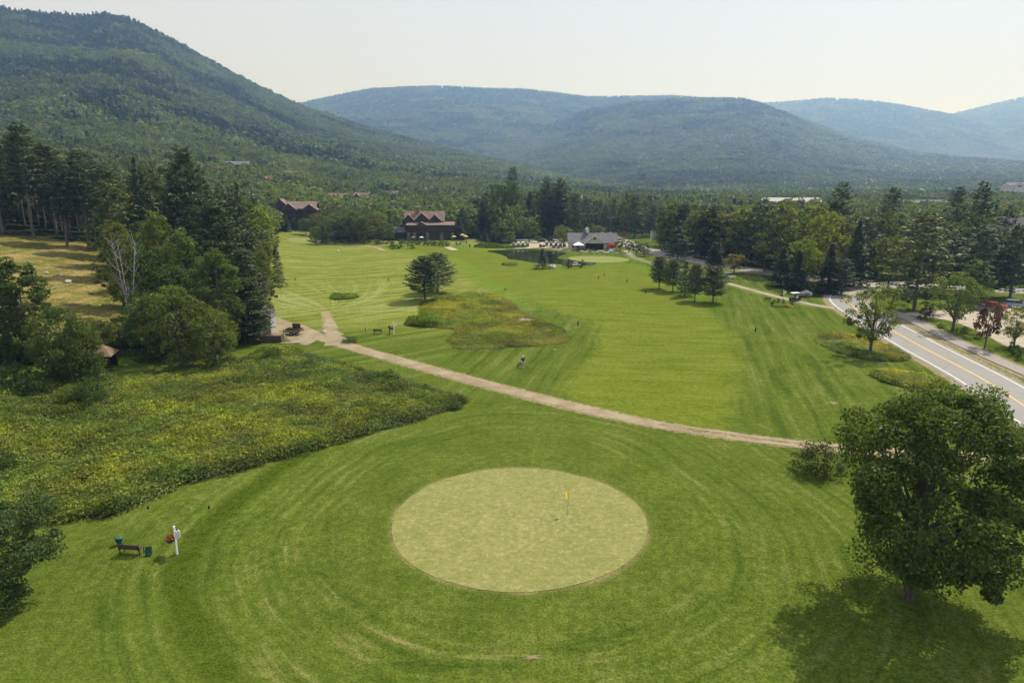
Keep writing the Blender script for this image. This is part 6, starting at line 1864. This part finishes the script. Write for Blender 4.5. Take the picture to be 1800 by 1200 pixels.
# ------------------------------------------------------------------ tent, stand, umbrellas, bridge, road signs, fence
tn = empty('canopy_tent', gp(1016.5, 440.5), 0.1, 'white pop-up canopy tent left of the club house porch', 'tent')
a = 2.1
MB().add([(-a, -a, 2.3), (a, -a, 2.3), (a, a, 2.3), (-a, a, 2.3), (0, 0, 3.5), (-a, -a, 2.05), (a, -a, 2.05), (a, a, 2.05), (-a, a, 2.05)], [(0, 1, 4), (1, 2, 4), (2, 3, 4), (3, 0, 4), (0, 5, 6, 1), (1, 6, 7, 2), (2, 7, 8, 3), (3, 8, 5, 0)]).build('canopy', M_WPAINT, tn)
for x in (-a, a):
    for y in (-a, a): MB().tube([(x * 0.98, y * 0.98, 0), (x * 0.98, y * 0.98, 2.1)], 0.03, 6).build('leg', M_STEEL, tn)
MB().box((0.3, -a - 0.02, 2.14), (2 * a - 0.7, 0.02, 0.12)).build('valance', M_BLUE, tn)
rs_ = empty('snack_stand', gp(1075.5, 441.0), 0.05, 'red roofed snack stand right of the club house porch', 'stand')
MB().prism([(-1.7, 1.9), (-1.35, 2.7), (1.3, 2.7), (1.6, 1.9), (1.35, 1.8), (-1.5, 1.8)], -0.9, 0.9, 'y').build('roof', M_RED, rs_)
MB().box((0, 0.1, 0.6), (2.6, 1.3, 1.1)).build('counter', M_TRIM, rs_)
for x in (-1.3, 1.3):
    for y in (-0.7, 0.7): MB().tube([(x, y, 0), (x, y, 1.85)], 0.04, 6).build('post', M_RED, rs_)
MB().box((0, -0.5, 1.3), (1.6, 0.06, 0.6)).build('window', M_GLASS, rs_)


def umbrella(label, p, m, h=2.5, r=1.5):
    u = empty('patio_umbrella', p, rnd.random(), label, 'umbrella')
    MB().tube([(0, 0, 0), (0, 0, h)], 0.03, 6).build('pole', M_WOOD, u); MB().lathe([(r, h - 0.65), (r * 0.55, h - 0.25), (0.05, h + 0.02)], (0, 0, 0), 8).build('canopy', m, u); MB().lathe([(0.3, 0), (0.28, 0.1)], (0, 0, 0), 10).build('base', M_GROCK, u)
M_YCL = simple('pale_yellow_cloth', (0.70, 0.58, 0.22), 0.8, 0.15)
for px, py, h, m, lb in ((813, 424, 3.3, M_YCL, 'upper yellow patio umbrella right of the lodge'), (819, 425, 2.9, M_YCL, 'right yellow patio umbrella right of the lodge'), (798, 423, 2.3, M_YCL, 'yellow patio umbrella at the right lodge corner'), (726.5, 422.5, 1.9, M_YCL, 'small yellow patio umbrella before the lodge'), (741, 423, 2.0, M_WPAINT, 'white patio umbrella before the lodge')):
    umbrella(lb, gp(px, py), m, h, 1.4)
bd = empty('foot_bridge', gp(1009, 467.5), 0.05, 'small grey foot bridge with rails between two round shrubs', 'bridge')
for i in range(10): MB().box((-2.7 + i * 0.6, 0, 0.42), (0.54, 1.6, 0.08)).build('plank', M_PALEWOOD, bd)
for s in (-1, 1):
    MB().box((0, s * 0.8, 1.25), (6.0, 0.08, 0.10)).build('rail', M_TRIM, bd); MB().box((0, s * 0.72, 0.30), (6.0, 0.12, 0.14)).build('beam', M_WOOD, bd)
    for x in (-2.9, -1, 1, 2.9): MB().box((x, s * 0.8, 0.65), (0.1, 0.1, 1.2)).build('post', M_TRIM, bd)
pn = empty('notice_board', gp(993, 470.5), -0.2, 'grey notice board beside the pond bridge', 'sign')
MB().box((0, 0, 1.35), (1.5, 0.08, 1.5)).build('board', simple('grey_board', (0.27, 0.28, 0.29)), pn)
for s in (-1, 1): MB().box((s * 0.75, 0, 0.95), (0.1, 0.12, 2.1)).build('post', M_WOOD, pn)


def road_sign(label, p, m, shape='square', h=2.2, s=0.7):
    g = empty('road_sign', p, 0, label, 'sign')
    MB().tube([(0, 0, 0), (0, 0, h)], 0.04, 6).build('post', M_STEEL, g)
    n = 8 if shape == 'oct' else 4
    vs = [(math.cos(PI / n + i * 2 * PI / n) * s, -0.05, h + math.sin(PI / n + i * 2 * PI / n) * s) for i in range(n)]
    MB().add(vs + [(a_, -0.02, c_) for a_, b_, c_ in vs], [tuple(range(n)), tuple(range(2 * n - 1, n - 1, -1))] + [(i, i + n, (i + 1) % n + n, (i + 1) % n) for i in range(n)]).build('sign_plate', m, g)


road_sign('red octagonal road sign at the small field', gp(1099, 417), M_RED, 'oct', 2.3, 0.75)
road_sign('white square road sign before the roadside wood', gp(1225, 452), M_WPAINT, 'square', 1.9, 0.75)
road_sign('dark road sign beside the road above the five pines', gp(1162.5, 449), M_BLACK, 'square', 2.1, 0.55)
kb = empty('notice_board', gp(1151, 425), 0.1, 'tall grey-white sign board at the edge of the small field', 'sign')
MB().box((0, 0, 2.6), (3.6, 0.25, 4.2)).build('board', simple('pale_board', (0.5, 0.52, 0.54)), kb)
for s in (-1, 1): MB().box((s * 1.9, 0, 2.4), (0.25, 0.3, 4.9)).build('post', M_TRIM, kb)
ub = empty('utility_cabinet', gp(1278, 487), 0.1, 'green-grey utility cabinet beside the yellow-brown tree', 'cabinet')
MB().box((0, 0, 0.6), (1.6, 1.0, 1.3)).build('body', simple('cabinet_green', (0.13, 0.17, 0.15)), ub); MB().box((0, 0, 1.29), (1.7, 1.1, 0.08)).build('lid', simple('cabinet_lid', (0.3, 0.33, 0.32)), ub)
pt = empty('picnic_table', gp(1286, 490), 0.1, 'low picnic table beside the utility cabinet', 'table')
for i in range(4): MB().box((0, -0.36 + i * 0.24, 0.74), (2.2, 0.21, 0.05)).build('top_plank', M_PALEWOOD, pt)
for s in (-1, 1):
    MB().box((0, s * 0.85, 0.45), (2.2, 0.28, 0.05)).build('seat_plank', M_PALEWOOD, pt)
    MB().tube([(s * 0.8, -0.9, 0.0), (s * 0.8, -0.3, 0.74)], 0.05, 4).tube([(s * 0.8, 0.9, 0.0), (s * 0.8, 0.3, 0.74)], 0.05, 4).build('leg', M_PALEWOOD, pt)
fe = empty('field_fence', gp(80, 416), 0, 'low rail fence along the top of the dry field', 'fence')
fp = [gp(*q) for q in ((-40, 407), (0, 412), (40, 414), (80, 416), (120, 422), (160, 430), (200, 438))]
o0 = fe.location.copy()
for a_, b_ in zip(fp[:-1], fp[1:]):
    for f_ in (0, 0.5):
        q = a_.lerp(b_, f_); q.z = float(H(q.x, q.y)); MB().box((q - o0) + Vector((0, 0, 0.55)), (0.14, 0.14, 1.3)).build('post', M_WOOD, fe)
    for z in (0.5, 0.95): MB().tube([(a_ - o0) + Vector((0, 0, z)), (b_ - o0) + Vector((0, 0, z))], 0.05, 4).build('rail', M_WOOD, fe)
build_meadow()
build_forests()
# ------------------------------------------------------------------ haze over the whole valley
def haze_material():
    t = NT('haze')
    v = t.nd('ShaderNodeVolumePrincipled', Color=(0.27, 0.49, 1.0), Density=0.00019, Anisotropy=0.30, Absorption__Color=(1, 1, 1))
    return t.done(v, True)


hz = MB().box((0, 6000, 620), (34000, 14400, 1280)).build('haze', haze_material())
tag(hz, 'thin summer haze filling the valley', None, None, 'stuff')
